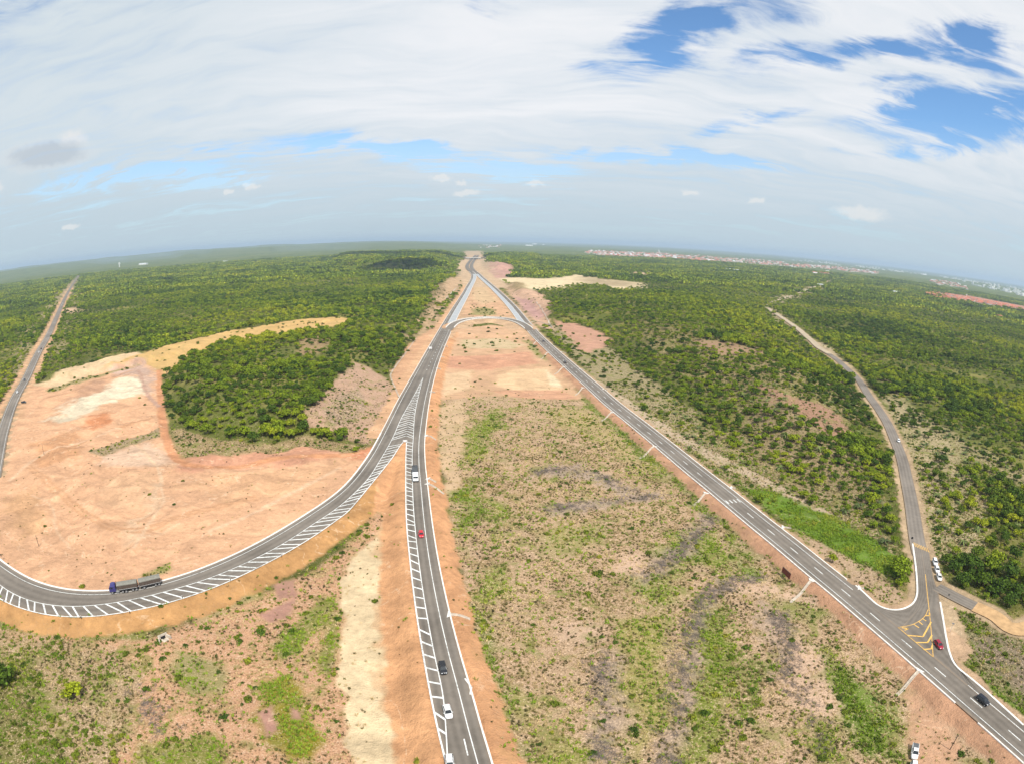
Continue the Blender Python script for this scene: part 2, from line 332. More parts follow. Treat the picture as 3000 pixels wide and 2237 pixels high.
OLD = blur(spline([(-2737, 3069), (-1913, 2104), (-1408, 1517), (-1116, 1181), (-900, 935), (-725, 735), (-622, 615), (-549, 527), (-473, 438.6), (-431, 389.5), (-394.5, 344.3), (-366, 311), (-338, 280), (-314, 254), (-285, 224), (-255, 193)], 4), 8)
DIRT_ROAD = blur(spline(np.vstack([flat(np.array([2745, 2790, 2850, 2920, 3000]), np.array([1718, 1742, 1772, 1803, 1842])), [(215, 105), (260, 95)]]), 2), 3)

JPOLY = Z((2000, 1346), 1.854, [(930, 690), (1050, 783), (1100, 808), (1160, 816), (1215, 803), (1255, 775), (1272, 735), (1268, 600), (1249, 455), (1335, 480), (1362, 640), (1398, 772), (1430, 960), (1482, 1118), (1620, 1232), (1560, 1290), (1200, 980), (930, 760)])
def sub(p, a, b):    # part of a polyline between arclengths
    s = arclen(p); m = (s >= a) & (s <= b); return p[m]
def clipY(p, y0, y1): return p[(p[:, 1] >= y0) & (p[:, 1] <= y1)]

ROADS_D = [(clipY(LEFT_OUT, 280, 4000)*.5+0, None)]
def pave_dist(x, y):
    """distance to the nearest edge of any pavement (negative on it)"""
    x = np.asarray(x, float); y = np.asarray(y, float); d = np.full(x.shape, 1e4)
    cx = np.interp(y, RIGHT_C[::-1, 1], RIGHT_C[::-1, 0]); m = y < 3900
    w = np.where(y > 660, 7.2, 5.6); d = np.where(m, np.minimum(d, np.abs(x-cx)*.985-w), d)
    lo = np.interp(y, clipY(LEFT_OUT, 262, 4000)[::-1, 1], clipY(LEFT_OUT, 262, 4000)[::-1, 0]); lr = np.interp(y, LEFT_RIGHT[::-1, 1], LEFT_RIGHT[::-1, 0])
    a = np.maximum(lo-x, x-lr); d = np.where((y > 285) & (y < 3900), np.minimum(d, a*.98), d)
    mo = np.interp(y, MAIN_HOUT[::-1, 1], MAIN_HOUT[::-1, 0]); a = np.maximum(mo-x, x-lr); d = np.where(y <= 285, np.minimum(d, a*.95), d)
    def near(line, hw, dd):
        lo_, hi_ = line.min(0)-60, line.max(0)+60; m = (x > lo_[0]) & (x < hi_[0]) & (y > lo_[1]) & (y < hi_[1]); idx = np.nonzero(m.ravel())[0]
        if not len(idx): return dd
        P = line[::2]; xs, ys = x.ravel(), y.ravel(); best = np.empty(len(idx))
        for c in range(0, len(idx), 20000):
            ii = idx[c:c+20000]; best[c:c+20000] = np.sqrt(((xs[ii, None]-P[None, :, 0])**2+(ys[ii, None]-P[None, :, 1])**2).min(1))-(hw if np.isscalar(hw) else 0)
        out = dd.ravel().copy(); out[idx] = np.minimum(out[idx], best); return out.reshape(dd.shape)
    ra = clipY(LEFT_OUT, 0, 290); ra = ra[ra[:, 0] < -60]
    n = 90; A = resample(ra, n=n); B = resample(RAMP_HOUT, n=n); d = near((A+B)/2, 6.0, d)
    d = near(ARC, 5.2, d); d = near(clipY(SIDE, 0, 1000), 3.9, d); d = near(clipY(OLD, 0, 3100)[::2], 6.2, d); d = near(DIRT_ROAD, 3.5, d); m = (x > 100) & (x < 180) & (y > 60) & (y < 180)
    if m.any(): d = np.where(m, np.minimum(d, -poly_sd(x, y, JPOLY)), d)
    return d

# ------------------------------------------------------------------ terrain heights
def poly_sd(x, y, poly):
    """signed distance, positive inside"""
    poly = np.asarray(poly, float); inside = np.zeros(x.shape, bool); d2 = np.full(x.shape, 1e12); n = len(poly)
    for i in range(n):
        a, b = poly[i], poly[(i+1) % n]; e = b-a; wx, wy = x-a[0], y-a[1]
        t = np.clip((wx*e[0]+wy*e[1])/(e@e+1e-9), 0, 1); d2 = np.minimum(d2, (wx-e[0]*t)**2+(wy-e[1]*t)**2)
        if a[1] != b[1]:
            c = ((a[1] > y) != (b[1] > y)) & (x < (b[0]-a[0])*(y-a[1])/(b[1]-a[1])+a[0]); inside ^= c
    d = np.sqrt(d2); return np.where(inside, d, -d)
HILLS = [([(-253, 362), (-185, 287), (-158, 278), (-131, 274), (-100, 272), (-86, 285), (-86, 330), (-90, 385), (-100, 446), (-112, 520), (-128, 600), (-197, 680), (-260, 640), (-300, 560), (-300, 440)], 9.5, 26),
         ([(130, 243), (158, 210), (196, 270), (255, 372), (285, 450), (320, 560), (350, 700), (400, 850), (420, 1000), (330, 1150), (200, 1150), (110, 1000), (90, 800), (98, 600), (108, 420), (116, 300)], 13, 75),
         ([(38, 720), (26, 880), (10, 1010), (-12, 1180), (-20, 1300), (60, 1330), (210, 1250), (220, 950), (140, 740)], 9, 22),
         ([(-96, 520), (-100, 640), (-108, 800), (-120, 1100), (-140, 1550), (-260, 1550), (-260, 800), (-190, 560)], 6, 22),
         ([(-150, 1900), (-175, 2050), (-270, 3000), (-350, 4100), (-1300, 4100), (-800, 2300), (-330, 1850)], 26, 160),
         ([(-95, 1900), (-140, 2500), (-210, 3600), (-100, 4200), (200, 4000), (150, 2600), (40, 1950)], 16, 70)]
HILLS.append(([(-418, 385), (-396, 458), (-371, 508), (-340, 600), (-318, 690), (-216, 747), (-200, 722), (-288, 600), (-300, 545), (-328, 470), (-345, 432), (-400, 384)], 4.5, 10))
MEDIAN = [(-38, 260), (-52, 380), (-60, 500), (-66, 640), (-40, 720), (0, 715), (16, 650), (28, 560), (45, 450), (66, 321), (80, 240), (96, 165), (108, 100), (116, 50), (120, -60), (8, -60), (-2, 83), (-22, 165)]
LOWLEFT = [(-52, 270), (-60, 205), (-77, 160), (-101, 126), (-127, 110), (-161, 108), (-215, 129), (-280, 165), (-300, -60), (-8, -60), (-12, 82), (-31, 164), (-48, 255)]
LOT = [(-75, 262), (-82, 192), (-109, 142), (-141, 126), (-183, 133), (-262, 175), (-330, 230), (-420, 350), (-420, 400), (-390, 470), (-300, 440), (-253, 362), (-185, 285), (-95, 266)]
def height(x, y, d=None, carve=True):
    x = np.asarray(x, float); y = np.asarray(y, float); r = np.hypot(x, y)
    if d is None: d = pave_dist(x, y)
    h = np.zeros(x.shape)
    for poly, hh, w in HILLS:
        lo, hi = np.min(poly, 0), np.max(poly, 0); m = (x > lo[0]) & (x < hi[0]) & (y > lo[1]) & (y < hi[1])
        if m.any():
            xs, ys = x[m], y[m]; sd = poly_sd(xs, ys, poly)+(fbm(xs, ys, 30, 5)-.5)*w*.35
            e_ = sstep(0, w*.5, sd); h[m] = np.maximum(h[m], hh*sstep(0, w, sd)*(.8+.4*fbm(xs, ys, 60, 9))+e_*(np.abs(fbm(xs, ys, 14, 19, 3)-.5)*-4.5+.6)*(w < 40))
    away = sstep(6, 60, d)
    und = (fbm(x, y, 420, 3)-.5)*8*sstep(250, 900, r)+(fbm(x, y, 60, 21)-.5)*1.4 + (fbm(x, y, 1900, 31, 3)-.5)*44*sstep(1800, 6000, r)
    h += und*away
    # far table hills on the left
    az = np.degrees(np.arctan2(x, y))
    far = sstep(6500, 9500, r)*(1-sstep(15000, 17000, r))
    h += far*62*sstep(.52, .62, fbm(az, r/900, 9, 77, 3))*sstep(0, -12, az)
    h += sstep(13000, 17000, r)*(1-sstep(24000, 30000, r))*70*sstep(.42, .6, fbm(az, r/1500, 11, 55, 3))*sstep(-2, -14, az)
    m = poly_sd(x, y, np.array(LOT, float)) > 0 if np.size(x) < 3e6 else None
    rl = (np.abs(fbm(x, y, 24, 61, 4)-.5)*-8.0+.8)*sstep(8, 30, d); h += np.where(m, rl, 0)
    # embankments: ground falls away from the road edge
    amp = np.full(x.shape, .22)
    for poly, a in ((MEDIAN, 2.4), (LOWLEFT, 2.8), (LOT, 0.0)):
        lo, hi = np.min(poly, 0), np.max(poly, 0); m = (x > lo[0]) & (x < hi[0]) & (y > lo[1]) & (y < hi[1])
        if m.any(): amp[m] = np.where(poly_sd(x[m], y[m], poly) > 0, a, amp[m])
    amp = amp*(1-sstep(700, 1200, r))
    h -= amp*sstep(1.2, 8.5, d)
    h += (fbm(x, y, 9, 41, 3)-.5)*.55*sstep(3, 12, d)*(1-sstep(400, 700, r))
    lift = np.zeros(x.shape); m = (x > -110) & (x < 60) & (y > 620) & (y < 770)
    if m.any():
        D2 = (x[m][:, None]-ARC[None, :, 0])**2+(y[m][:, None]-ARC[None, :, 1])**2; j = D2.argmin(1); dd = np.sqrt(D2[np.arange(len(j)), j]); lift[m] = ARCZ[j]*(1-sstep(5.5, 17, dd)); h = np.where(m, np.maximum(h, lift), h)
    if carve: h = np.where(d < .4+r*.004, np.minimum(h, lift-.12-.0006*r), h)
    return h
def P(px, py):
    """points of the terrain seen at these pixels of the photograph: march each ray to the ground"""
    px = np.atleast_1d(np.asarray(px, float)); py = np.atleast_1d(np.asarray(py, float)); g = flat(px, py); dr = ray(px, py); z = np.zeros(len(px))
    for _ in range(6):
        z = .5*z+.5*np.clip(height(g[:, 0], g[:, 1], carve=False), -5, 30); g = dr[:, :2]*((z-H)/dr[:, 2])[:, None]
    return g
def PV(pts): a = np.asarray(pts, float)*1.3544; return P(a[:, 0], a[:, 1])
def gz(x, y): return float(height(np.array([float(x)]), np.array([float(y)]), carve=False)[0])

# ------------------------------------------------------------------ ground cover: zones traced on the terrain
#  colour, tree density, shrub density, green tuft, dry tuft, edge roughness (m), softness (m)
ZN = []
def zone(pts, col, tree=0., shrub=0., green=0., dry=0., rough=3., soft=1.5, world=False, k=1.0):
    p = np.asarray(pts, float) if world else PV(pts); ZN.append((p, np.array(col), (tree, shrub, green, dry), rough, soft, k))
FOREST = np.array((.105, .105, .040)); FCOL = (.105, .105, .040)
TAN, PINK, ORANGE, SAND = (.44, .295, .18), (.53, .30, .175), (.63, .365, .215), (.66, .52, .33)
# right-hand plain between highway and side road, and open scrub on the hill
zone([(1175, 705), (1240, 700), (1330, 760), (1440, 850), (1560, 930), (1700, 1010), (1850, 1090), (1945, 1190), (1950, 1250), (1880, 1240), (1780, 1180), (1650, 1090), (1520, 1010), (1400, 930), (1290, 820), (1200, 730)], (.27, .225, .115), .14, 1.1, .7, 1.0, 5, 3)
zone([(1380, 690), (1480, 705), (1560, 740), (1700, 755), (1830, 800), (1880, 880), (1850, 945), (1780, 960), (1700, 910), (1600, 890), (1480, 810), (1400, 760)], (.19, .16, .055), .62, 1.5, .6, .7, 10, 6)
zone([(1640, 830), (1700, 850), (1790, 880), (1850, 930), (1800, 950), (1720, 920), (1650, 870)], (.33, .185, .12), .06, .35, .1, .4, 6, 3)
zone([(1500, 735), (1600, 745), (1660, 765), (1580, 770), (1510, 755)], (.32, .20, .12), .05, .5, .1, .4, 6, 3)
zone([(1290, 820), (1420, 905), (1560, 985), (1700, 1055), (1810, 1115), (1800, 1128), (1690, 1072), (1550, 1003), (1410, 920), (1280, 832)], (.46, .35, .24), 0, .25, .2, .5, 1.5, 1)
zone([(1600, 1050), (1690, 1068), (1800, 1115), (1900, 1170), (1955, 1215), (1948, 1252), (1890, 1235), (1790, 1190), (1690, 1120)], (.12, .20, .022), 0, .25, 2.6, .0, 4, 2)
zone([(1720, 1150), (1830, 1200), (1910, 1250), (1960, 1285), (1955, 1305), (1920, 1308), (1870, 1282), (1800, 1225)], (.42, .29, .185), 0, .3, .3, .5, 2, 1.5)
zone([(1640, 850), (1660, 855), (1880, 1010), (1915, 1105), (1880, 1120), (1780, 1080), (1650, 1020), (1560, 950)], (.25, .19, .095), .55, 1.0, .3, .5, 8, 5)
# right of the side road: sparse bush on pale ground, dark thicket, grass by the dirt road
zone([(1905, 850), (1960, 870), (2060, 960), (2130, 1090), (2110, 1190), (2050, 1215), (2000, 1180), (1985, 1080), (1960, 960)], (.34, .28, .15), .36, 1.1, .4, .9, 6, 3)
zone([(1860, 770), (1960, 870), (2100, 960), (2300, 1050), (2300, 1100), (2120, 1010), (1960, 900)], (.27, .23, .11), .5, 1.0, .3, .6, 8, 4)
zone([(2035, 1300), (2080, 1300), (2160, 1350), (2300, 1420), (2320, 1600), (2215, 1560), (2120, 1480), (2060, 1420)], (.17, .16, .065), .0, .35, 1.3, .5, 3, 2)
zone([(2110, 1380), (2180, 1385), (2300, 1440), (2300, 1520), (2200, 1490), (2130, 1430)], (.20, .155, .105), .0, .2, .5, .6, 4, 3)
zone([(2055, 1425), (2100, 1450), (2200, 1525), (2300, 1600), (2300, 1620), (2190, 1545), (2080, 1455)], (.13, .20, .025), .0, .25, 2.0, .0, 1.5, 1)
zone([(1960, 1262), (2010, 1270), (2045, 1300), (2030, 1310)], (.40, .27, .16), 0, .1, .2, .3, 1, 1)
# between the roads north of the turnaround
zone([(1027, 596), (1000, 660), (983, 697), (1060, 688), (1125, 697), (1140, 702), (1100, 650), (1045, 600)], (.56, .34, .20), 0, .1, .05, .1, 3, 2)
zone([(1025, 598), (1020, 640), (1040, 660), (1075, 650), (1045, 605)], (.55, .38, .22), 0, .1, 0, .1, 3, 2)
zone([(1018, 672), (1045, 664), (1072, 671), (1068, 681), (1022, 682)], (.30, .25, .10), .0, .7, .3, 0, 3, 2)
# left verge of the left road, and its cut slopes
zone([(1010, 590), (985, 598), (950, 618), (935, 650), (905, 700), (890, 735), (920, 725), (945, 700), (965, 665), (1005, 615)], (.48, .32, .19), 0, .3, .1, .2, 5, 3)
zone([(955, 610), (930, 640), (908, 690), (930, 690), (945, 655), (965, 625)], (.27, .19, .10), .05, .7, .1, .4, 4, 2)
zone([(870, 760), (905, 728), (945, 705), (930, 760), (905, 800), (870, 860), (855, 860), (840, 815)], (.56, .32, .185), 0, .06, .02, .1, 2, 1.5)
zone([(1042, 600), (1050, 568), (1105, 571), (1115, 590), (1090, 606), (1060, 606)], (.47, .27, .21), 0, .03, 0, 0, 3, 3)
zone([(1005, 543), (985, 570), (990, 600), (1030, 585), (1065, 596), (1060, 562), (1045, 543)], (.44, .32, .20), 0, .2, .1, .1, 4, 3)
# pale quarry and pink banks to the right
zone([(1068, 604), (1110, 600), (1175, 603), (1250, 594), (1300, 604), (1390, 612), (1395, 622), (1330, 626), (1260, 622), (1200, 625), (1165, 630), (1120, 622), (1090, 612)], (.66, .52, .32), 0, .04, 0, .1, 6, 5)
zone([(1260, 598), (1320, 606), (1380, 612), (1370, 622), (1300, 617), (1255, 610)], (.38, .29, .17), 0, .5, .1, .3, 8, 8)
zone([(1080, 608), (1120, 622), (1165, 632), (1190, 655), (1185, 690), (1200, 718), (1175, 712), (1150, 690), (1110, 645)], (.52, .33, .22), 0, .06, 0, .1, 3, 2)
zone([(1115, 640), (1150, 650), (1178, 680), (1165, 692), (1130, 668)], (.44, .26, .22), 0, .03, 0, 0, 2, 2)
zone([(1090, 610), (1125, 612), (1140, 625), (1110, 632)], (.30, .22, .11), 0, .6, .1, .4, 3, 2)
zone([(1200, 688), (1240, 700), (1290, 715), (1325, 735), (1310, 752), (1270, 764), (1245, 755), (1225, 725)], (.49, .27, .185), 0, .10, .05, .15, 4, 2)
zone([(1360, 590), (1410, 588), (1405, 598), (1370, 598)], (.62, .42, .26), 0, .02, 0, 0, 8, 8)
# sandy median south of the turnaround
zone([(984, 712), (1060, 702), (1140, 712), (1180, 755), (1240, 825), (1262, 862), (1180, 864), (1060, 856), (950, 868), (940, 800), (965, 740)], (.57, .35, .21), 0, .10, .04, .15, 3, 2)
zone([(990, 735), (1080, 732), (1130, 745), (1110, 755), (1000, 752)], (.56, .42, .25), 0, .4, .15, .5, 4, 2)
zone([(1130, 735), (1165, 740), (1200, 780), (1180, 780), (1150, 760)], (.30, .27, .10), 0, .5, .9, .3, 3, 2)
zone([(955, 765), (1040, 770), (1150, 760), (1160, 785), (1060, 800), (950, 790)], (.55, .29, .18), 0, .04, 0, .06, 3, 2)
zone([(955, 805), (1020, 800), (1020, 840), (960, 855)], (.63, .43, .26), 0, .02, 0, .05, 2, 2)
zone([(1075, 812), (1120, 800), (1185, 795), (1215, 840), (1130, 850), (1075, 835)], (.65, .44, .26), 0, .02, 0, .05, 2, 2)
zone([(1180, 800), (1200, 815), (1215, 838), (1190, 835)], (.70, .56, .36), 0, 0, 0, 0, 1, 1)
zone([(1060, 845), (1210, 842), (1250, 862), (1150, 866)], (.56, .31, .19), 0, .05, 0, .1, 2, 1.5)
# the cleared field between the two highways
zone([(958, 864), (1060, 856), (1180, 864), (1262, 864), (1330, 915), (1420, 985), (1530, 1085), (1650, 1195), (1760, 1295), (1870, 1385), (1960, 1460), (1975, 1560), (1968, 1700), (1960, 1900), (1120, 1900), (1075, 1650), (1040, 1520), (1015, 1400), (990, 1250), (965, 1080), (950, 950)], TAN, 0, .24, .34, 1.0, 3, 2)
zone([(950, 880), (1000, 860), (1010, 900), (1000, 980), (985, 1100), (955, 1050), (945, 930)], (.55, .38, .23), 0, .08, .03, .3, 3, 2)
for poly, c, gr in [
    ([(1000, 940), (1050, 900), (1080, 880), (1090, 920), (1040, 980), (1010, 1010)], (.24, .24, .06), 1.3), ([(985, 1060), (1030, 1040), (1040, 1110), (1010, 1160), (990, 1130)], (.19, .22, .045), 1.7),
    ([(1045, 1070), (1090, 1090), (1080, 1130), (1050, 1120)], (.22, .24, .05), 1.4), ([(1045, 1235), (1100, 1225), (1105, 1270), (1050, 1290)], (.22, .25, .045), 1.6),
    ([(1015, 1290), (1035, 1300), (1060, 1420), (1085, 1500), (1110, 1620), (1085, 1640), (1055, 1500), (1030, 1400)], (.13, .20, .028), 2.4),
    ([(1180, 880), (1260, 880), (1330, 930), (1420, 1010), (1400, 1040), (1300, 960), (1200, 910)], (.40, .30, .14), .5), ([(1255, 842), (1290, 870), (1400, 970), (1530, 1085), (1640, 1190), (1632, 1205), (1500, 1085), (1380, 975), (1270, 880)], (.16, .21, .035), 2.0),
    ([(1440, 1160), (1540, 1150), (1600, 1200), (1580, 1240), (1480, 1220), (1430, 1200)], (.22, .24, .05), 1.5), ([(1370, 1250), (1470, 1220), (1480, 1260), (1390, 1300)], (.24, .25, .06), 1.2),
    ([(1590, 1200), (1640, 1220), (1665, 1265), (1620, 1260)], (.16, .22, .035), 1.9), ([(1500, 1290), (1590, 1330), (1600, 1450), (1590, 1600), (1530, 1700), (1470, 1640), (1490, 1500), (1480, 1370)], (.20, .22, .045), 1.6),
    ([(1320, 1330), (1420, 1310), (1430, 1430), (1440, 1560), (1350, 1640), (1330, 1500)], (.31, .27, .085), 1.0), ([(1740, 1390), (1800, 1420), (1870, 1480), (1960, 1560), (1965, 1660), (1900, 1640), (1830, 1560), (1770, 1460)], (.15, .21, .035), 2.1),
    ([(1690, 1290), (1740, 1310), (1790, 1345), (1760, 1350), (1700, 1320)], (.20, .22, .05), 1.5), ([(1180, 1150), (1280, 1130), (1300, 1180), (1200, 1190)], (.33, .28, .11), .7), ([(1620, 1440), (1660, 1450), (1680, 1530), (1640, 1560)], (.17, .20, .04), 1.7),
    ([(1780, 1560), (1830, 1580), (1830, 1700), (1780, 1700)], (.20, .21, .05), 1.5), ([(1100, 1480), (1150, 1500), (1140, 1560), (1110, 1540)], (.25, .25, .06), 1.2), ([(1140, 1600), (1250, 1580), (1300, 1640), (1180, 1700)], (.27, .25, .07), 1.0)]:
    zone(poly, c, 0, .55, gr, .5, 6, 4)
for poly in [[(1275, 1640), (1290, 1520), (1285, 1430), (1320, 1400), (1325, 1520), (1310, 1650)], [(1430, 1640), (1450, 1500), (1470, 1390), (1500, 1330), (1540, 1260), (1640, 1240), (1650, 1262), (1550, 1285), (1510, 1360), (1490, 1460), (1465, 1640)],
             [(1380, 1240), (1470, 1180), (1530, 1110), (1545, 1125), (1490, 1190), (1400, 1260)], [(1150, 1010), (1250, 1000), (1380, 1050), (1370, 1075), (1240, 1030), (1150, 1035)], [(1170, 1090), (1300, 1075), (1420, 1060), (1420, 1080), (1300, 1100), (1180, 1110)], [(1650, 1300), (1700, 1330), (1720, 1400), (1690, 1480), (1670, 1400), (1640, 1330)]]:
    zone(poly, (.37, .275, .205), 0, .06, .05, .45, 6, 4)
for poly in [[(1660, 1340), (1740, 1360), (1800, 1440), (1830, 1540), (1780, 1560), (1720, 1500), (1690, 1420)], [(1330, 1200), (1400, 1200), (1390, 1240), (1340, 1230)], [(1200, 1350), (1280, 1340), (1270, 1400), (1200, 1400)], [(1560, 1250), (1700, 1260), (1760, 1310), (1700, 1300), (1600, 1280)]]:
    zone(poly, (.56, .38, .26), 0, .12, .06, .5, 5, 3)
# lower left field, pale track
zone([(0, 1330), (120, 1360), (240, 1375), (340, 1370), (450, 1330), (560, 1290), (680, 1230), (760, 1170), (830, 1065), (872, 962), (888, 948), (895, 1000), (880, 1200), (860, 1350), (885, 1500), (900, 1660), (910, 1900), (-100, 1900), (-100, 1330)], PINK, 0, .55, .25, .6, 3, 2)
zone([(740, 1240), (800, 1200), (825, 1120), (835, 1080), (848, 1200), (865, 1380), (890, 1540), (905, 1720), (800, 1720), (765, 1600), (745, 1450)], (.60, .40, .23), 0, .06, .02, .1, 2, 1.5)
zone([(740, 1250), (770, 1200), (815, 1150), (822, 1235), (815, 1330), (835, 1440), (850, 1560), (880, 1720), (795, 1720), (765, 1600), (755, 1540), (752, 1420), (742, 1330)], (.68, .52, .32), 0, .03, 0, .05, 5, 1.0)
zone([(-50, 1345), (60, 1360), (230, 1400), (300, 1450), (270, 1520), (260, 1700), (-60, 1750)], (.38, .27, .15), .05, 1.2, .5, .9, 8, 5)
zone([(-50, 1400), (60, 1430), (110, 1500), (100, 1580), (160, 1660), (150, 1800), (-60, 1800)], (.19, .17, .055), .10, 1.7, 1.2, .4, 5, 3)
for poly, c, gr in [([(575, 1390), (640, 1345), (670, 1370), (655, 1410), (600, 1425)], (.19, .21, .045), 1.8), ([(640, 1330), (700, 1285), (730, 1290), (720, 1340), (700, 1360), (660, 1370)], (.24, .23, .06), 1.3), ([(700, 1370), (728, 1330), (735, 1400), (725, 1470), (700, 1460)], (.20, .21, .045), 1.7),
                   ([(565, 1470), (615, 1455), (650, 1490), (655, 1540), (680, 1570), (700, 1610), (670, 1650), (600, 1650), (565, 1610), (555, 1550), (575, 1520)], (.25, .21, .028), 2.2), ([(465, 1240), (520, 1260), (560, 1290), (480, 1330), (440, 1340)], (.36, .28, .13), .4), ([(300, 1600), (480, 1590), (500, 1700), (320, 1720)], (.23, .22, .055), 1.3), ([(380, 1400), (480, 1440), (500, 1500), (410, 1500), (370, 1450)], (.31, .26, .11), .6)]:
    zone(poly, c, 0, .5, gr, .3, 3, 2)
for poly in [[(560, 1540), (590, 1530), (600, 1580), (575, 1600)], [(625, 1530), (650, 1535), (650, 1560), (630, 1560)], [(590, 1265), (640, 1250), (640, 1290), (600, 1300)], [(560, 1330), (640, 1290), (620, 1340), (580, 1350)]]:
    zone(poly, (.42, .23, .17), 0, .03, 0, .1, 1.5, 1)
zone([(-50, 1325), (60, 1345), (200, 1362), (330, 1365), (330, 1378), (200, 1378), (50, 1366), (-50, 1345)], (.21, .20, .06), 0, 1.6, 1.0, .3, 1.5, 1)
# the dirt lot inside the ramp, the ridge track, the wooded mound's bare sides
zone([(-60, 1000), (10, 935), (30, 880), (60, 832), (105, 828), (200, 792), (270, 770), (312, 772), (346, 800), (352, 860), (362, 928), (375, 975), (395, 1003), (500, 998), (640, 966), (740, 983), (800, 970), (850, 940), (800, 1030), (700, 1110), (600, 1170), (480, 1230), (330, 1285), (200, 1300), (80, 1290), (-60, 1230)], ORANGE, 0, .012, .004, .02, 2.5, 1.5)
zone([(215, 795), (310, 766), (420, 736), (560, 706), (690, 689), (752, 689), (745, 706), (640, 718), (560, 732), (480, 750), (420, 775), (375, 805), (345, 815), (330, 790), (300, 778)], (.58, .37, .145), 0, .16, .05, .25, 3, 2)
zone([(60, 832), (105, 822), (200, 786), (270, 764), (310, 766), (210, 806), (110, 838)], (.63, .45, .27), 0, .08, .03, .1, 2, 1.5)
for poly, c in [([(120, 905), (200, 840), (270, 812), (310, 815), (318, 850), (250, 865), (170, 900)], (.68, .57, .41)), ([(240, 800), (300, 785), (330, 800), (335, 850), (315, 845), (300, 810), (250, 812)], (.50, .34, .26)), ([(140, 860), (210, 818), (230, 830), (150, 875)], (.50, .29, .18)),
                ([(170, 915), (230, 890), (250, 895), (235, 920), (190, 930)], (.49, .21, .10)), ([(60, 960), (160, 930), (200, 980), (100, 1010)], (.56, .30, .16)), ([(230, 985), (300, 960), (370, 985), (375, 1005), (290, 1010), (200, 1000)], (.62, .42, .29)), ([(370, 990), (500, 985), (640, 967), (700, 965), (745, 985), (640, 1000), (520, 1012), (400, 1015)], (.57, .29, .18)),
                ([(375, 940), (420, 945), (400, 1000), (375, 985)], (.52, .27, .14)), ([(0, 1080), (60, 1060), (90, 1150), (20, 1180)], (.57, .33, .18)), ([(240, 1030), (330, 1010), (345, 1040), (300, 1090), (220, 1100), (200, 1060)], (.63, .38, .225)), ([(400, 1040), (600, 1010), (760, 1000), (700, 1060), (520, 1090)], (.64, .375, .215)),
                ([(320, 1050), (345, 1045), (350, 1100), (300, 1180), (285, 1180), (330, 1100)], (.66, .45, .29)), ([(740, 980), (790, 962), (820, 950), (800, 985), (760, 995)], (.56, .24, .13))]:
    zone(poly, c, 0, .01, .0, .02, 9, 4)
zone([(195, 975), (290, 945), (345, 925), (350, 940), (290, 960), (230, 985)], (.33, .24, .14), 0, .5, .1, .5, 2, 1)
zone([(305, 1240), (350, 1225), (370, 1215), (380, 1228), (330, 1247)], (.40, .31, .13), 0, 1.4, .5, .6, 2, 1)
zone([(370, 925), (440, 942), (560, 958), (650, 945), (700, 950), (800, 964), (745, 979), (640, 965), (520, 985), (400, 990), (375, 965)], (.31, .22, .11), 0, .6, .2, .8, 2, 1.5)
zone([(650, 905), (690, 870), (730, 820), (770, 785), (800, 795), (840, 825), (858, 860), (830, 915), (800, 960), (740, 945), (680, 930)], (.46, .29, .20), 0, .5, .06, .5, 3, 2)
zone([(700, 890), (740, 850), (780, 840), (790, 880), (760, 920), (720, 930)], (.36, .25, .17), 0, .9, .08, .7, 3, 2)
zone([(640, 735), (700, 728), (720, 745), (680, 770), (645, 765)], (.30, .20, .10), .3, .6, .1, .4, 4, 3)
zone([(100, 842), (150, 826), (230, 805), (300, 782), (302, 786), (232, 811), (152, 833), (104, 850)], (.30, .24, .10), 0, 1.6, .5, .5, 1, .8)
zone([(-56, 291), (-67, 240), (-66, 205), (-46, 205), (-47, 262)], (.60, .32, .16), world=True, rough=.5, soft=1)
def track(pts, c, w=1.3): q = spline(PV(pts), 3); q = q+rng.normal(0, .15, q.shape); zone(np.vstack([offset(q, -w/2), offset(q, w/2)[::-1]]), c, rough=.6, soft=.5, world=True)
for pts, c, w in [([(345, 800), (347, 870), (356, 935), (385, 995), (450, 1010), (560, 1000), (660, 985), (760, 985)], (.56, .27, .14), 5), ([(60, 1010), (120, 1065), (210, 1130), (300, 1150), (420, 1110), (560, 1080)], (.54, .30, .165), 1.6), ([(64, 1004), (126, 1058), (214, 1122), (300, 1142), (418, 1103), (556, 1073)], (.54, .30, .165), 1.6),
                  ([(130, 968), (230, 932), (330, 902)], (.50, .27, .145), 2.2), ([(350, 1052), (352, 1085), (318, 1140), (290, 1185)], (.67, .45, .29), 1.2), ([(70, 1070), (110, 1095), (125, 1150), (150, 1185)], (.66, .43, .27), 1.0), ([(260, 1150), (330, 1160), (390, 1130)], (.66, .43, .27), 1.0), ([(100, 860), (160, 845), (220, 820), (290, 800)], (.50, .28, .16), 3),
                  ([(20, 1040), (80, 990), (160, 960), (260, 925)], (.68, .44, .28), 2.4), ([(450, 1150), (560, 1105), (660, 1050), (740, 1010)], (.68, .44, .28), 2.0), ([(290, 960), (320, 985), (345, 1020), (350, 1050)], (.66, .45, .29), 1.4), ([(300, 800), (318, 850), (345, 880)], (.48, .30, .22), 3.5)]: track(pts, c, w)
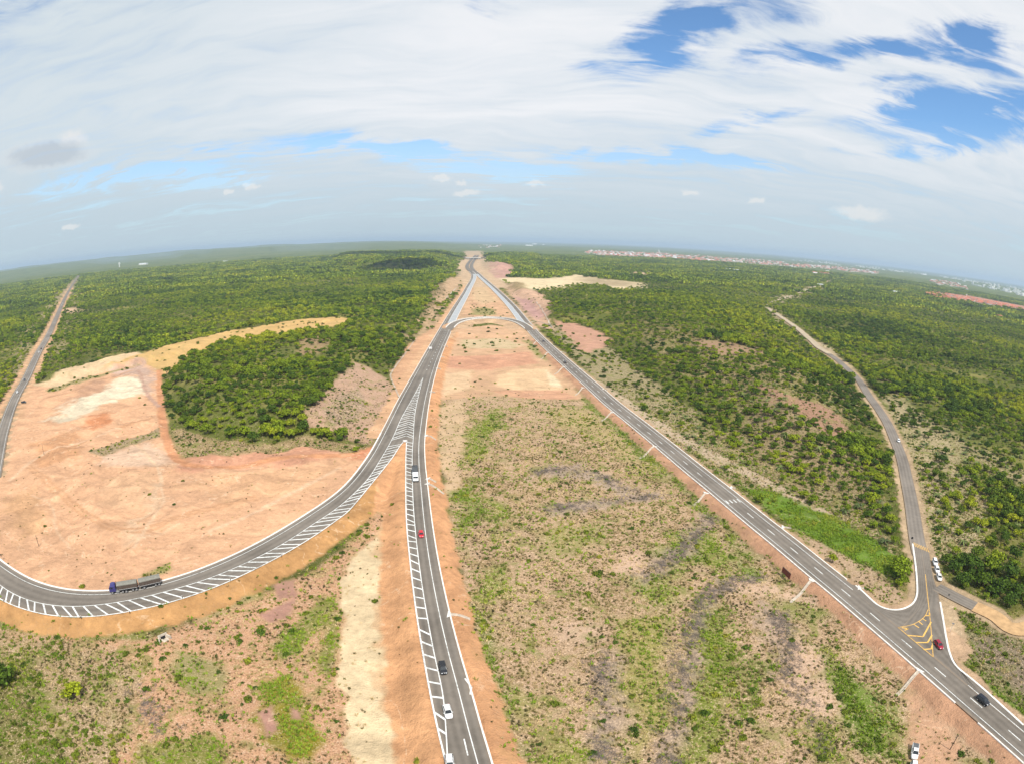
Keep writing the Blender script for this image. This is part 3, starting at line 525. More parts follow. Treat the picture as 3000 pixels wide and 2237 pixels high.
# far clearings
for pts in [[(70, 700), (150, 610), (160, 605), (90, 700), (60, 770), (30, 830), (20, 820)], [(110, 760), (150, 680), (175, 600), (178, 610), (160, 690), (125, 770)]]:
    zone(pts, (.42, .32, .18), .12, .7, .1, .4, 6, 4)
zone([(135, 668), (165, 665), (165, 680), (140, 680)], (.52, .35, .22), 0, .1, 0, .1, 3, 3)
zone([(1655, 665), (1690, 640), (1740, 628), (1760, 618), (1800, 600), (1815, 605), (1770, 625), (1700, 648), (1668, 668), (1690, 700), (1660, 680)], (.44, .34, .20), .05, .4, .1, .3, 6, 4)
zone([(1750, 738), (1780, 742), (1840, 790), (1860, 830), (1830, 800), (1790, 765)], (.44, .34, .21), .05, .4, .1, .4, 4, 2)
zone([(2010, 630), (2100, 640), (2215, 662), (2300, 680), (2300, 690), (2215, 672), (2100, 656), (2020, 640)], (.42, .22, .15), 0, .02, 0, 0, 10, 10)
# bottom right sandy yard
zone([(1945, 1445), (1990, 1480), (2060, 1530), (2120, 1570), (2110, 1600), (2090, 1700), (2080, 1900), (1965, 1900), (1972, 1650), (1965, 1550)], (.53, .31, .19), 0, .05, .03, .15, 2, 1.5)
zone([(2060, 1560), (2110, 1565), (2200, 1640), (2300, 1720), (2250, 1800), (2100, 1750), (2060, 1660), (2090, 1610)], (.45, .31, .19), 0, .5, .35, .5, 3, 2)
def eval_zones(x, y, d=None):
    n = len(x); r = np.hypot(x, y)
    n1 = fbm(x, y, 140, 101); n2 = fbm(x, y, 26, 102)
    col = np.array((.088, .102, .018))[None]*(0.7+.6*n1)[:, None]+np.array((.11, .075, .03))[None]*(sstep(.5, .75, n2))[:, None]
    dn = np.zeros((n, 4)); dn[:, 0] = .95; dn[:, 1] = .5; dn[:, 2] = .25; dn[:, 3] = .1
    wx, wy = fbm(x, y, 16, 201)-.5, fbm(x, y, 16, 202)-.5; w2x, w2y = fbm(x, y, 4, 203, 3)-.5, fbm(x, y, 4, 204, 3)-.5
    for poly, c, dens, rough, soft, k in ZN:
        lo, hi = poly.min(0)-25, poly.max(0)+25; m = (x > lo[0]) & (x < hi[0]) & (y > lo[1]) & (y < hi[1])
        if not m.any(): continue
        sc = max(1.0, np.hypot(*poly.mean(0))/350)
        xs = x[m]+(wx[m]*2.2+w2x[m]*.9)*rough*sc; ys = y[m]+(wy[m]*2.2+w2y[m]*.9)*rough*sc
        f = sstep(-soft*sc, soft*sc, poly_sd(xs, ys, poly)); col[m] += (c[None]*.92-col[m])*f[:, None]; dn[m] += (np.array(dens)[None]-dn[m])*f[:, None]
    if d is None: d = pave_dist(x, y)
    # made-up verges: bare laterite beside the new roads
    cx = np.interp(y, RIGHT_C[::-1, 1], RIGHT_C[::-1, 0]); lr = np.interp(y, LEFT_RIGHT[::-1, 1], LEFT_RIGHT[::-1, 0]); mo = np.interp(y, MAIN_HOUT[::-1, 1], MAIN_HOUT[::-1, 0])
    def band(width, cond, c, rough=1.5):
        nonlocal col, dn
        e = width+(w2x*2+wx)*rough; f = (1-sstep(e-1.0, e+.8, d))*cond
        c = np.array(c)[None]*(.82+.25*fbm(x, y, 6, 301))[:, None]
        col = col+(c-col)*f[:, None]; dn = dn*(1-f*.93)[:, None]
    inmed = (x > lr-1) & (x < cx+1)
    band(6.8, inmed & (x < (lr+cx)/2) & (y < 640), (.56, .29, .145)); band(5.6, inmed & (x >= (lr+cx)/2) & (y < 640), (.45, .25, .15))
    band(9.8, (x < mo+1) & (x > mo-14) & (y < 262), (.585, .31, .155), 1.8)
    band(9, (x < mo-1) & (y < 285) & (poly_sd(x, y, np.array(LOWLEFT)) > -1) & (x < mo-12-(262-y)*.02), (.47, .255, .105))
    band(2.6, (x > cx) & (y < 1700), (.48, .32, .20)); band(7, (x < lr) & (y > 285) & (y < 1900), (.57, .34, .195)); band(5, inmed & (y >= 600) & (y < 1900), (.50, .32, .19))
    band(2.2, (r > 0) & (x > cx+20), (.43, .31, .19)); band(1.8, x < -230, (.40, .28, .17))
    band(17, (y > 660) & (y < 775) & (x > lr-2) & (x < cx+2), (.50, .33, .20), 2.5)
    band(30, (y > 1250) & (y < 3900) & (np.abs(x-cx) < 60), (.50, .35, .22), 9); dn[:, 0] *= np.where((y > 700) & (y < 4000) & (np.abs(x-cx+8) < 46), 0, 1)
    for pg in (LOWLEFT, MEDIAN, LOT): dn[:, 0] = np.where((poly_sd(x, y, np.array(pg, float)) > -2) & (np.abs(x) < 330) & ~((x < -105) & (y < 105)), 0, dn[:, 0])
    dn[d < 1.5] = 0
    return col, dn

# ------------------------------------------------------------------ ground sheet
def ground_material():
    m = bpy.data.materials.new('ground_earth'); m.use_nodes = True; t = NT(m.node_tree); b = t.n['Principled BSDF']
    at = t.node('ShaderNodeAttribute', _attribute_name='earth'); tc = t.node('ShaderNodeTexCoord'); o = tc.outputs['Object']
    cp = t.node('ShaderNodeAttribute', _attribute_name='scrub'); sc = cp.outputs['Fac']
    wd = t.node('ShaderNodeAttribute', _attribute_name='wood'); wf = wd.outputs['Fac']
    n1 = t.noise(o, .45, 5, .7); n2 = t.noise(o, .06, 4, .6); n3 = t.noise(o, 2.2, 3, .65)
    f = t.math('ADD', t.remap(n1.outputs[0], .25, .75, .80, 1.20, False), t.remap(n2.outputs[0], .25, .75, -.12, .12, False))
    f = t.math('ADD', f, t.math('MULTIPLY', t.math('SUBTRACT', n3.outputs[0], .5), .35))
    c = t.node('ShaderNodeVectorMath', _operation='SCALE'); t.put(c.inputs[0], at.outputs['Color']); t.put(c.inputs['Scale'], f)
    # litter, clods and tiny plants too small to model: speckle where the ground is scrubby
    sp = t.math('ADD', n3.outputs[0], t.math('MULTIPLY', t.math('SUBTRACT', n1.outputs[0], .5), .5))
    dark = t.math('MULTIPLY', t.remap(sp, .55, .66), sc); lite = t.math('MULTIPLY', t.remap(sp, .46, .36), sc)
    col = t.mix(t.math('MULTIPLY', dark, .8), c.outputs[0], (.075, .06, .026)); col = t.mix(t.math('MULTIPLY', lite, .8), col, (.68, .49, .33))
    ol = t.noise(o, .11, 5, .68, .4); col = t.mix(t.math('MULTIPLY', t.remap(ol.outputs[0], .50, .66), t.math('MULTIPLY', sc, .85)), col, (.20, .20, .055))
    bare = t.math('SUBTRACT', 1.0, t.math('MULTIPLY', sc, 1.6), clamp=True)
    mpz = t.node('ShaderNodeMapping'); t.put(mpz.inputs['Vector'], o); mpz.inputs['Rotation'].default_value = (0, 0, rad(35)); mpz.inputs['Scale'].default_value = (.7, 1.0, 1)
    sw = t.noise(mpz.outputs[0], .055, 6, .62, 1.6); ri = t.noise(o, .017, 5, .6, .6)
    rill = t.remap(t.math('ABSOLUTE', t.math('SUBTRACT', ri.outputs[0], .5)), .0, .007, 1.0, 0.0)
    sv = t.remap(sw.outputs[0], .3, .7, -.26, .22, False); k2 = t.node('ShaderNodeVectorMath', _operation='SCALE'); t.put(k2.inputs[0], col); t.put(k2.inputs['Scale'], t.math('ADD', 1.0, t.math('MULTIPLY', sv, bare)))
    col = t.mix(t.math('MULTIPLY', t.math('MULTIPLY', rill, bare), t.remap(n1.outputs[0], .42, .62, .0, .55)), k2.outputs[0], (.70, .52, .36))
    # closed canopy seen from far away
    w1 = t.noise(o, .075, 4, .7); w2 = t.noise(o, .012, 4, .6); w3 = t.noise(o, .0022, 4, .6)
    wc = t.mix(t.remap(t.math('ADD', w1.outputs[0], t.math('MULTIPLY', w2.outputs[0], .5)), .58, .95), (.035, .055, .014), (.175, .205, .036))
    wc = t.mix(t.remap(w3.outputs[0], .45, .62, 0, .55), wc, (.16, .17, .06))
    col = t.mix(wf, col, wc)
    t.put(b.inputs['Base Color'], col); b.inputs['Roughness'].default_value = 1; b.inputs['Specular IOR Level'].default_value = .05
    bm = t.node('ShaderNodeBump'); bm.inputs['Strength'].default_value = .9; bm.inputs['Distance'].default_value = .9
    t.put(bm.inputs['Height'], t.math('ADD', n1.outputs[0], t.math('MULTIPLY', n3.outputs[0], .4))); t.put(b.inputs['Normal'], bm.outputs[0])
    return m
def build_ground():
    rr = [22.0]
    while rr[-1] < 45000: rr.append(rr[-1]+max(.6, rr[-1]*(.0047 if rr[-1] < 2500 else .013)))
    rr = np.array(rr); aa = np.radians(np.concatenate([np.arange(-116, -71, 3), np.arange(-71, 71.01, .22), np.arange(74, 117, 3)]))
    R, A = np.meshgrid(rr, aa, indexing='ij'); x = (R*np.sin(A)).ravel(); y = (R*np.cos(A)).ravel()
    d = pave_dist(x, y); z = height(x, y, d); col, dn = eval_zones(x, y, d)
    nr, na = len(rr), len(aa); i = np.arange((nr-1)*(na-1)); a = (i//(na-1))*na+i % (na-1)
    faces = np.stack([a, a+1, a+na+1, a+na], 1)[:, ::-1]
    me = bpy.data.meshes.new('ground'); me.vertices.add(len(x)); me.vertices.foreach_set('co', np.stack([x, y, z], 1).ravel())
    me.loops.add(faces.size); me.loops.foreach_set('vertex_index', faces.ravel()); me.polygons.add(len(faces))
    me.polygons.foreach_set('loop_start', np.arange(0, faces.size, 4)); me.update(calc_edges=True)
    me.polygons.foreach_set('use_smooth', np.ones(len(faces), bool))
    at = me.attributes.new('earth', 'FLOAT_COLOR', 'POINT'); at.data.foreach_set('color', np.concatenate([np.clip(col, 0, 1), np.ones((len(x), 1))], 1).ravel())
    r = np.hypot(x, y); sc = np.clip(dn[:, 3]*.9+dn[:, 1]*.25+.12*(dn[:, 2] > .02), 0, 1)*(1-sstep(500, 900, r)); wood = dn[:, 0]*sstep(2600, 4200, r)
    for nm, val in (('scrub', sc), ('wood', wood)):
        q = me.attributes.new(nm, 'FLOAT', 'POINT'); q.data.foreach_set('value', val)
    me.materials.append(ground_material())
    o = bpy.data.objects.new('ground', me); COL.objects.link(o); tag(o, 'orange earth, dry field and wooded plain reaching the horizon', 'ground', kind='structure')
build_ground()

# ------------------------------------------------------------------ roads
def zline(p, z): return np.concatenate([p, np.full((len(p), 1), z)], 1)
def ribbon(name, L, R, z, mat, parent=None, n=None):
    n = n or max(len(L), len(R)); L, R = resample(L, n=n), resample(R, n=n)
    zl = np.full(n, z) if np.isscalar(z) else z
    v = np.empty((2*n, 3)); v[0::2, :2] = L; v[1::2, :2] = R; v[0::2, 2] = zl; v[1::2, 2] = zl
    f = [(2*i, 2*i+1, 2*i+3, 2*i+2) for i in range(n-1)]
    if np.cross(R[0]-L[0], L[1]-L[0]) < 0: f = [q[::-1] for q in f]
    o = mobj(name, v, f, mat, parent); at = o.data.attributes.new('across', 'FLOAT', 'POINT'); at.data.foreach_set('value', np.tile([0., 1.], n)); return o
def strip(name, p, w, z, mat, parent): return ribbon(name, offset(p, -w/2), offset(p, w/2), z, mat, parent)
def kerb(p, w, parent, h=.16, z0=0.0, name='kerb', mat=None):
    n = len(p); A, B = offset(p, -w/2), offset(p, w/2); v = []; Zs = np.broadcast_to(z0, n)
    for a, b, z0 in zip(A, B, Zs): v += [(a[0], a[1], z0-.3), (a[0], a[1], z0+h), (b[0], b[1], z0+h), (b[0], b[1], z0-.3)]
    f = [(4*i+k, 4*i+k+1, 4*i+k+5, 4*i+k+4) for i in range(n-1) for k in range(3)]
    f = [q[::-1] for q in f]+[(0, 1, 2, 3), (4*n-1, 4*n-2, 4*n-3, 4*n-4)]
    return mobj(name, v, f, mat or M['kerb'], parent)
def dashes(p, parent, length=4.2, period=14.2, w=.30, z=.085, start=2.0, name='lane_dash', mat=None):
    s = arclen(p)[-1]; k = start; out = []
    while k+length < s:
        q = np.array([at_s(p, k+j*length/3)[0] for j in range(4)]); out.append(strip(name, q, w, z, mat or M['paint'], parent)); k += period
    return out
def quad(name, pts, z, mat, parent):
    pts = np.asarray(pts); a = pts-np.roll(pts, 1, 0)
    area = np.sum(pts[:, 0]*np.roll(pts[:, 1], -1)-pts[:, 1]*np.roll(pts[:, 0], -1)); pts = pts if area > 0 else pts[::-1]
    return mobj(name, [(p[0], p[1], z) for p in pts], [tuple(range(len(pts)))], mat, parent)
def bar(name, a, b, w, z, mat, parent):
    a, b = np.asarray(a, float), np.asarray(b, float); d = (b-a)/np.linalg.norm(b-a); n = np.array([-d[1], d[0]])*w/2
    return quad(name, [a-n, b-n, b+n, a+n], z, mat, parent)
ZA, ZP = .06, .085
# the hatched highway with its ramp
hw = empty('highway'); tag(hw, 'grey two-lane highway that splits at a hatched gore', 'road', kind='structure')
NL, NR = clipY(LEFT_OUT, 279, 3900), clipY(LEFT_RIGHT, 279, 3900)
ribbon('asphalt', NL, NR, ZA, M['asphalt'], hw, 700)
ML = np.vstack([flat(1187, 1291)[None], clipY(MAIN_HOUT, -20, 282)]); ribbon('asphalt', resample(ML, 2), clipY(LEFT_RIGHT, -20, 296), ZA+.004, M['asphalt'], hw, 200)
ribbon('concrete_lane', offset(clipY(LEFT_RIGHT, 700, 1745), -8.2), clipY(LEFT_RIGHT, 700, 1745), ZA+.012, M['concrete_lane'], hw)
kerb(clipY(LEFT_RIGHT, -20, 640), .42, hw); kerb(clipY(LEFT_RIGHT, 700, 1900), .5, hw); strip('edge_line', clipY(MAIN_EDGE, -20, 700), .23, ZP, M['paint'], hw)
strip('edge_line', offset(clipY(LEFT_OUT, 420, 1900), 2.3), .23, ZP, M['paint'], hw); strip('edge_line', offset(clipY(LEFT_RIGHT, 705, 1745), -8.3), .4, ZP, M['paint'], hw)
kerb(clipY(LEFT_OUT, 262, 1900), .42, hw)
strip('gore_line', MAIN_HIN, .27, ZP, M['paint'], hw); strip('gore_line', clipY(MAIN_HOUT, -20, 300), .42, ZP, M['paint'], hw)
DL = flat(1150+np.array([560, 541, 523, 505, 485, 462, 437, 413, 388, 355])/3.67, 950+np.array([103, 140, 180, 215, 257, 300, 352, 402, 453, 515])/3.67)
dashes(blur(spline(np.vstack([[(-76.5, 690)], DL]), 2), 20), hw, 4.2, 14)
dashes(spline([(-9.4, 91), (-7.8, 84), (-3.4, 65), (0, 45)], 1), hw, 5.0, 15, start=1.5)
# the ramp
rp = empty('ramp'); tag(rp, 'curving grey slip road around the dirt lot with a hatched outer margin', 'road', kind='structure')
RA = clipY(LEFT_OUT, 0, 296); RA = RA[(RA[:, 0] < -60)]
ribbon('asphalt', RA, np.vstack([flat(1187, 1291)[None], RAMP_HOUT]), ZA+.008, M['asphalt'], rp, 200)
kerb(RA, .75, rp, .14); strip('edge_line', offset(clipY(LEFT_OUT, 0, 425)[clipY(LEFT_OUT, 0, 425)[:, 0] < -60], 2.3), .23, ZP, M['paint'], rp)
strip('gore_line', RAMP_HIN, .27, ZP+.003, M['paint'], rp); strip('gore_line', RAMP_HOUT, .42, ZP, M['paint'], rp)
sA = arclen(RAMP_HIN); tip0 = near_s(RAMP_HIN, flat(800+1530/S3, 1100+830/S3))
k = tip0+6
while k < sA[-1]-14:            # slanted bars of the ramp's hatching
    a, t = at_s(RAMP_HIN, k); s2 = near_s(RAMP_HOUT, a)-5.2
    if s2 > 1: bar('hatch_bar', a, at_s(RAMP_HOUT, s2)[0], .55, ZP-.008, M['paint'], rp)
    k += 3.9
MID = spline(np.vstack([flat(800+1935/S3, 1100+30/S3)[None], Z(O3, S3, [(1880, 170), (1800, 420), (1745, 640), (1712, 800)])]), 1.5); sM = arclen(MID)[-1]; k = 7.0
while k < sM:                    # chevrons between the two lanes
    c, t = at_s(MID, k)
    for line in (RAMP_HIN, MAIN_HIN):
        s0 = near_s(line, c); wdt = np.linalg.norm(at_s(line, s0)[0]-c); e = at_s(line, s0+wdt*1.15)[0]
        if wdt > .5: bar('chevron_bar', c, e, .55, ZP-.008, M['paint'], hw)
    k += 4.0
sB = arclen(MAIN_HOUT); k = 2.0
while k < near_s(MAIN_HOUT, (-14.6, 91)):   # bars beside the through lane
    a = at_s(MAIN_HOUT, k)[0]; s0 = near_s(MAIN_HIN, a); wdt = np.linalg.norm(at_s(MAIN_HIN, s0)[0]-a); e = at_s(MAIN_HIN, s0+wdt*.62)[0]
    bar('hatch_bar', a, e, .55, ZP-.008, M['paint'], hw); k += 4.3 if a[1] > 170 else 5.4
# the dashed highway
rw = empty('highway'); tag(rw, 'straight grey two-lane highway crossing the plain with white dashed centre line', 'road', kind='structure')
RWN = clipY(RIGHT_C, 660, 3900); RWS = clipY(RIGHT_C, -20, 664)
ribbon('asphalt', offset(RWN, -1.6), offset(RWN, 6.4), ZA, M['asphalt'], rw); ribbon('asphalt', offset(RWS, -5.5), offset(RWS, 5.5), ZA+.004, M['asphalt'], rw)
ribbon('concrete_lane', offset(clipY(RIGHT_C, 666, 1745), -7.6), offset(clipY(RIGHT_C, 666, 1745), -1.0), ZA+.012, M['concrete_lane'], rw)
ribbon('asphalt', offset(clipY(RIGHT_C, 1740, 3900), -7), offset(clipY(RIGHT_C, 1740, 3900), -1.5), ZA+.016, M['asphalt'], rw)
strip('edge_line', offset(RWS, -3.55), .23, ZP, M['paint'], rw); strip('edge_line', offset(clipY(RIGHT_C, 136, 660), 3.45), .23, ZP, M['paint'], rw); strip('edge_line', offset(clipY(RIGHT_C, -20, 87), 3.45), .23, ZP, M['paint'], rw)
strip('edge_line', offset(clipY(RIGHT_C, 666, 1745), -.8), .4, ZP, M['paint'], rw); strip('edge_line', offset(RWN, 5.2), .23, ZP, M['paint'], rw)
kerb(offset(clipY(RIGHT_C, 82, 655), -5.55), .42, rw); kerb(offset(clipY(RIGHT_C, -20, 77), -5.55), .42, rw); kerb(offset(clipY(RIGHT_C, 142, 1900), 5.9), .45, rw); kerb(offset(clipY(RIGHT_C, 700, 1900), -7.8), .5, rw)
dashes(clipY(RIGHT_C, 2, 203), rw, 4.8, 15.0, start=1.0); dashes(clipY(RIGHT_C, 224, 660), rw, 4.8, 15.0)
R6 = ((2000, 1346), 1.854)
for k in range(4):      # four short bars across the lane
    q = clipY(offset(RIGHT_C, -2.9+k*1.9), 207+0.35*k, 212.6+.35*k); strip('rumble_bar', q, .5, ZP, M['paint'], rw)
# junction with the side road
JK = blur(spline(Z(*R6, [(940, 682), (1000, 735), (1050, 783), (1100, 808), (1160, 816), (1215, 803), (1255, 775), (1272, 735), (1274, 690), (1268, 600), (1258, 520), (1249, 455)]), 1.0), 4)
JE = blur(spline(Z(*R6, [(1398, 772), (1412, 850), (1430, 960), (1450, 1050), (1482, 1118), (1540, 1166), (1620, 1232), (1740, 1340), (1850, 1440)]), 1.0), 4)
jn = empty('junction'); tag(jn, 'asphalt apron where the side road joins the highway', 'road', kind='structure')
JR = spline(np.vstack([Z(*R6, [(1335, 480), (1348, 560), (1362, 640), (1385, 705)]), JE[::6]]), 1.5)
loop = np.vstack([offset(clipY(RIGHT_C, 40, 145), 3.0)[::-1][:], JK[:], JR])
jl = resample(np.vstack([offset(RIGHT_C, 3.0)[(RIGHT_C[:, 1] < 146) & (RIGHT_C[:, 1] > 30)][::-1]]), 2.0)
def fan(name, A, B, z, mat, parent): return ribbon(name, A, B, z, mat, parent, 60)
fan('asphalt', JK, np.vstack([jl[-1:], jl[(jl[:, 1] < 140) & (jl[:, 1] > 112)][::-1], Z(*R6, [(1330, 760), (1318, 600), (1300, 480)])]), ZA+.008, M['asphalt'], jn)
fan('asphalt', np.vstack([Z(*R6, [(1295, 480), (1312, 600), (1325, 760), (1180, 850), (1050, 860)])[:3], jl[(jl[:, 1] < 116) & (jl[:, 1] > 40)][::-1]]), JR, ZA+.012, M['asphalt'], jn)
kerb(JK, .65, jn, .15); kerb(JE, .65, jn, .15)
Y = lambda *p: Z(*R6, p)
for pl in ([(1170, 910), (1265, 990), (1360, 1070)], [(1360, 1070), (1352, 960), (1340, 830), (1330, 740), (1318, 622)], [(1170, 910), (1240, 897), (1290, 872), (1318, 845), (1333, 812)]):
    strip('island_line', spline(Y(*pl), 1), .23, ZP+.002, M['yellow'], jn)
for pl in ([(1222, 953), (1305, 960), (1349, 880)], [(1268, 992), (1330, 992), (1354, 952)], [(1308, 1030), (1350, 1026), (1356, 1008)], [(1190, 912), (1226, 916), (1205, 925)], [(1318, 846), (1341, 846), (1340, 830)]):
    q = Y(*pl)
    for a, b in zip(q[:-1], q[1:]): bar('island_bar', a, b, .5, ZP+.006, M['yellow'], jn)
for pl in ([(1255, 893), (1283, 912)], [(1282, 878), (1303, 895)], [(1303, 862), (1322, 875)]):
    q = Y(*pl); bar('island_bar', q[0], q[1], .4, ZP+.006, M['yellow'], jn)
# the turnaround
tr = empty('turnaround_road'); tag(tr, 'arched turnaround road linking the two highways', 'road', kind='structure')
ribbon('asphalt', offset(ARC, -4.6), offset(ARC, 4.6), ZA+.02+ARCZ, M['asphalt'], tr); kerb(offset(ARC, 4.7)[4:-4], .9, tr, .85, ARCZ[4:-4], 'barrier'); kerb(offset(ARC, -4.7)[4:-4], .9, tr, .85, ARCZ[4:-4], 'barrier')
# side road, old road, dirt road
def on_ground(p, lift): return np.maximum(height(p[:, 0], p[:, 1], carve=False), -.02)+lift
sd = empty('side_road'); tag(sd, 'narrow unmarked asphalt road winding through the bush', 'road', kind='structure')
SS = SIDE[(SIDE[:, 1] < 560) & (SIDE[:, 1] > 152)]; ribbon('asphalt', offset(SS, -3.5), offset(SS, 3.5), ZA+.004, M['asphalt_light'], sd)
SN = blur(SIDE[SIDE[:, 1] >= 555], 8); ribbon('gravel', offset(SN, -4.2), offset(SN, 4.2), blur(on_ground(SN, .5)[:, None], 12)[:, 0], plain('pale_gravel', (.40, .32, .22), .95, 0, .2, .2), sd)
bp = Y((1255, 458), (1337, 492)); dv = (Y((1265, 440))-Y((1265, 470)))[0]; dv = dv/np.linalg.norm(dv)
for i in range(8):
    c = bp[0]+(bp[1]-bp[0])*(i+.5)/8; bar('hump_stripe', c-dv*1.6+(bp[1]-bp[0])/16, c+dv*1.6-(bp[1]-bp[0])/16, .28, ZP, M['yellow'], sd)
od = empty('old_road'); tag(od, 'long straight old asphalt road leading away between dark woods', 'road', kind='structure')
OZ = np.full(len(OLD), ZA)+.25*sstep(900, 2500, OLD[:, 1])
ribbon('asphalt', offset(OLD, -4.7), offset(OLD, 4.7), OZ, M['asphalt_light'], od); OC = OLD[OLD[:, 1] < 700]
for w in (-3.4, 3.4): strip('lane_line', offset(OC, w), .15, ZP+.02, M['paint'], od)
dr_ = empty('dirt_road'); tag(dr_, 'orange dirt road branching off beside the thicket', 'road', kind='structure')
ribbon('asphalt_patch', offset(DIRT_ROAD[:9], -3.2), offset(DIRT_ROAD[:9], 3.2), ZA+.016, M['asphalt_light'], dr_)
ribbon('earth_track', offset(DIRT_ROAD[8:], -3.6), offset(DIRT_ROAD[8:], 3.6), ZA-.01, plain('orange_earth', (.46, .29, .145), .95, 0, .25, .4), dr_)

# concrete ditches on the cut slopes
def ditch(pts, label, w=1.0):
    q = blur(spline(P(*np.array(pts).T), 2.0), 2); z = blur(height(q[:, 0], q[:, 1], carve=False)[:, None], 3)[:, 0]+.1; A, B = offset(q, -w/2), offset(q, w/2); v = []
    C_, D_ = offset(q, -w*.25), offset(q, w*.25)
    for a, c, e, b, h in zip(A, C_, D_, B, z): v += [(a[0], a[1], h-.8), (a[0], a[1], h+.22), (c[0], c[1], h+.20), (c[0], c[1], h-.1), (e[0], e[1], h-.1), (e[0], e[1], h+.20), (b[0], b[1], h+.22), (b[0], b[1], h-.8)]
    f = [(8*i+k, 8*i+8+k, 8*i+9+k, 8*i+k+1) for i in range(len(q)-1) for k in range(7)]
    tag(mobj('drainage_ditch', v, f, M['chute']), label, 'ditch')
r2 = lambda p: [(1000+a/2.214, 600+b/2.214) for a, b in p]
ditch(r2([(485, 865), (430, 945), (330, 1080), (325, 1130), (350, 1190), (375, 1245)]), 'pale concrete ditch down the bare cut beside the gore')
ditch(r2([(1265, 630), (1310, 690), (1340, 745), (1365, 795)]), 'pale concrete ditch on the pink bank past the turnaround', 1.6)
ditch(r2([(745, 540), (712, 575), (680, 605)]), 'short pale concrete ditch on the brown slope past the turnaround', 2.0)
ditch(r2([(1215, 770), (1265, 740), (1330, 790), (1440, 800)])[:1]+r2([(1260, 755), (1330, 775), (1365, 797)]), 'pale concrete ditch along the foot of the pink bank', 1.2)

# drain chutes off the kerbs
def chute(a, b, label, group, w=.9, zs=.1):
    a, b = np.asarray(a), np.asarray(b); L = np.linalg.norm(b-a); d = (b-a)/L; rz = math.atan2(d[1], d[0]); e = empty('drain_chute', (a[0], a[1], 0), rz); n = max(3, int(L/1.2)); secs = []
    for i in range(n+1):
        s = L*i/n; p = a+d*s; z = max(gz(*p), -4)+.06
        if i == 0: z = zs
        secs.append([(s, -w/2, z-.35), (s, -w/2, z+.25), (s, -w/2+.17, z+.25), (s, -w/2+.17, z), (s, w/2-.17, z), (s, w/2-.17, z+.25), (s, w/2, z+.25), (s, w/2, z-.35)])
    MB().loft(secs).build('channel', [M['chute']], e)
    MB().loft([[(-.55, -1.5, 0), (-.55, -1.5, .2), (-.55, 1.5, .2), (-.55, 1.5, 0)], [(.55, -w*.6, -.1), (.55, -w*.6, .24), (.55, w*.6, .24), (.55, w*.6, -.1)]]).build('mouth', [M['kerb']], e)
    tag(e, label, 'drain', group)
cw = 'concrete drain chute running from the dashed highway kerb down to the field'; gw = 'drain chutes on the field side of the dashed highway'
for a, b in [((125, 180), (60, 220)), ((700, 655), (595, 740)), ((1285, 1145), (1180, 1240))]:
    q = Y(a, b); chute(q[0], q[1], cw, gw)
for a, b in [((2030, 1565), (1940, 1612)), ((1755, 1345), (1690, 1375)), ((1565, 1185), (1520, 1210)), ((1445, 1050), (1385, 1080)), ((1335, 960), (1295, 985)), ((1268, 885), (1238, 902))]:
    q = flat(1000+np.array([a[0], b[0]])/2.214, 600+np.array([a[1], b[1]])/2.214); chute(q[0], q[1], cw, gw)
for a, b in [((545, 365), (590, 372)), ((265, 150), (288, 155)), ((960, 695), (985, 700))]:
    q = Y(a, b); chute(q[0], q[1], 'short concrete drain spout on the bush side of the dashed highway', 'drain spouts on the bush side of the dashed highway')
for a in [(1550, 1065), (1700, 1195), (1430, 955)]:
    q = flat(1000+np.array([a[0], a[0]+28])/2.214, 600+np.array([a[1], a[1]+6])/2.214); chute(q[0], q[1], 'short concrete drain spout on the bush side of the dashed highway', 'drain spouts on the bush side of the dashed highway')
for a, b in [((470, 130), (555, 165)), ((587, 840), (700, 845)), ((474, 102), (512, 116))]:
    q = flat(1000+np.array([a[0], b[0]])/1.854, 1346+np.array([a[1], b[1]])/1.854); chute(q[0], q[1], 'concrete drain chute from the hatched highway kerb down the orange bank', 'drain chutes on the hatched highway bank')
for a, b in [((553, 1495), (612, 1505)), ((583, 1210), (607, 1215)), ((622, 1060), (646, 1064)), ((650, 985), (668, 988)), ((672, 915), (690, 918))]:
    q = flat(1000+np.array([a[0], b[0]])/2.214, 600+np.array([a[1], b[1]])/2.214); chute(q[0], q[1], 'concrete drain chute from the hatched highway kerb down the orange bank', 'drain chutes on the hatched highway bank')
kp = flat(1230+np.array([650, 740, 725])/4.9, 1900+np.array([430, 550, 650])/4.9)      # catch basin that bulges from the kerb
e = empty('drain_inlet', (*kp.mean(0), 0)); tag(e, 'angled concrete drain inlet bulging from the hatched highway kerb', 'drain')
for a, b in zip(kp[:-1], kp[1:]):
    d = b-a; MB().box((*((a+b)/2-kp.mean(0)), .02), (np.linalg.norm(d)+.2, .4, .4), math.atan2(d[1], d[0])).build('inlet_wall', [M['kerb']], e)

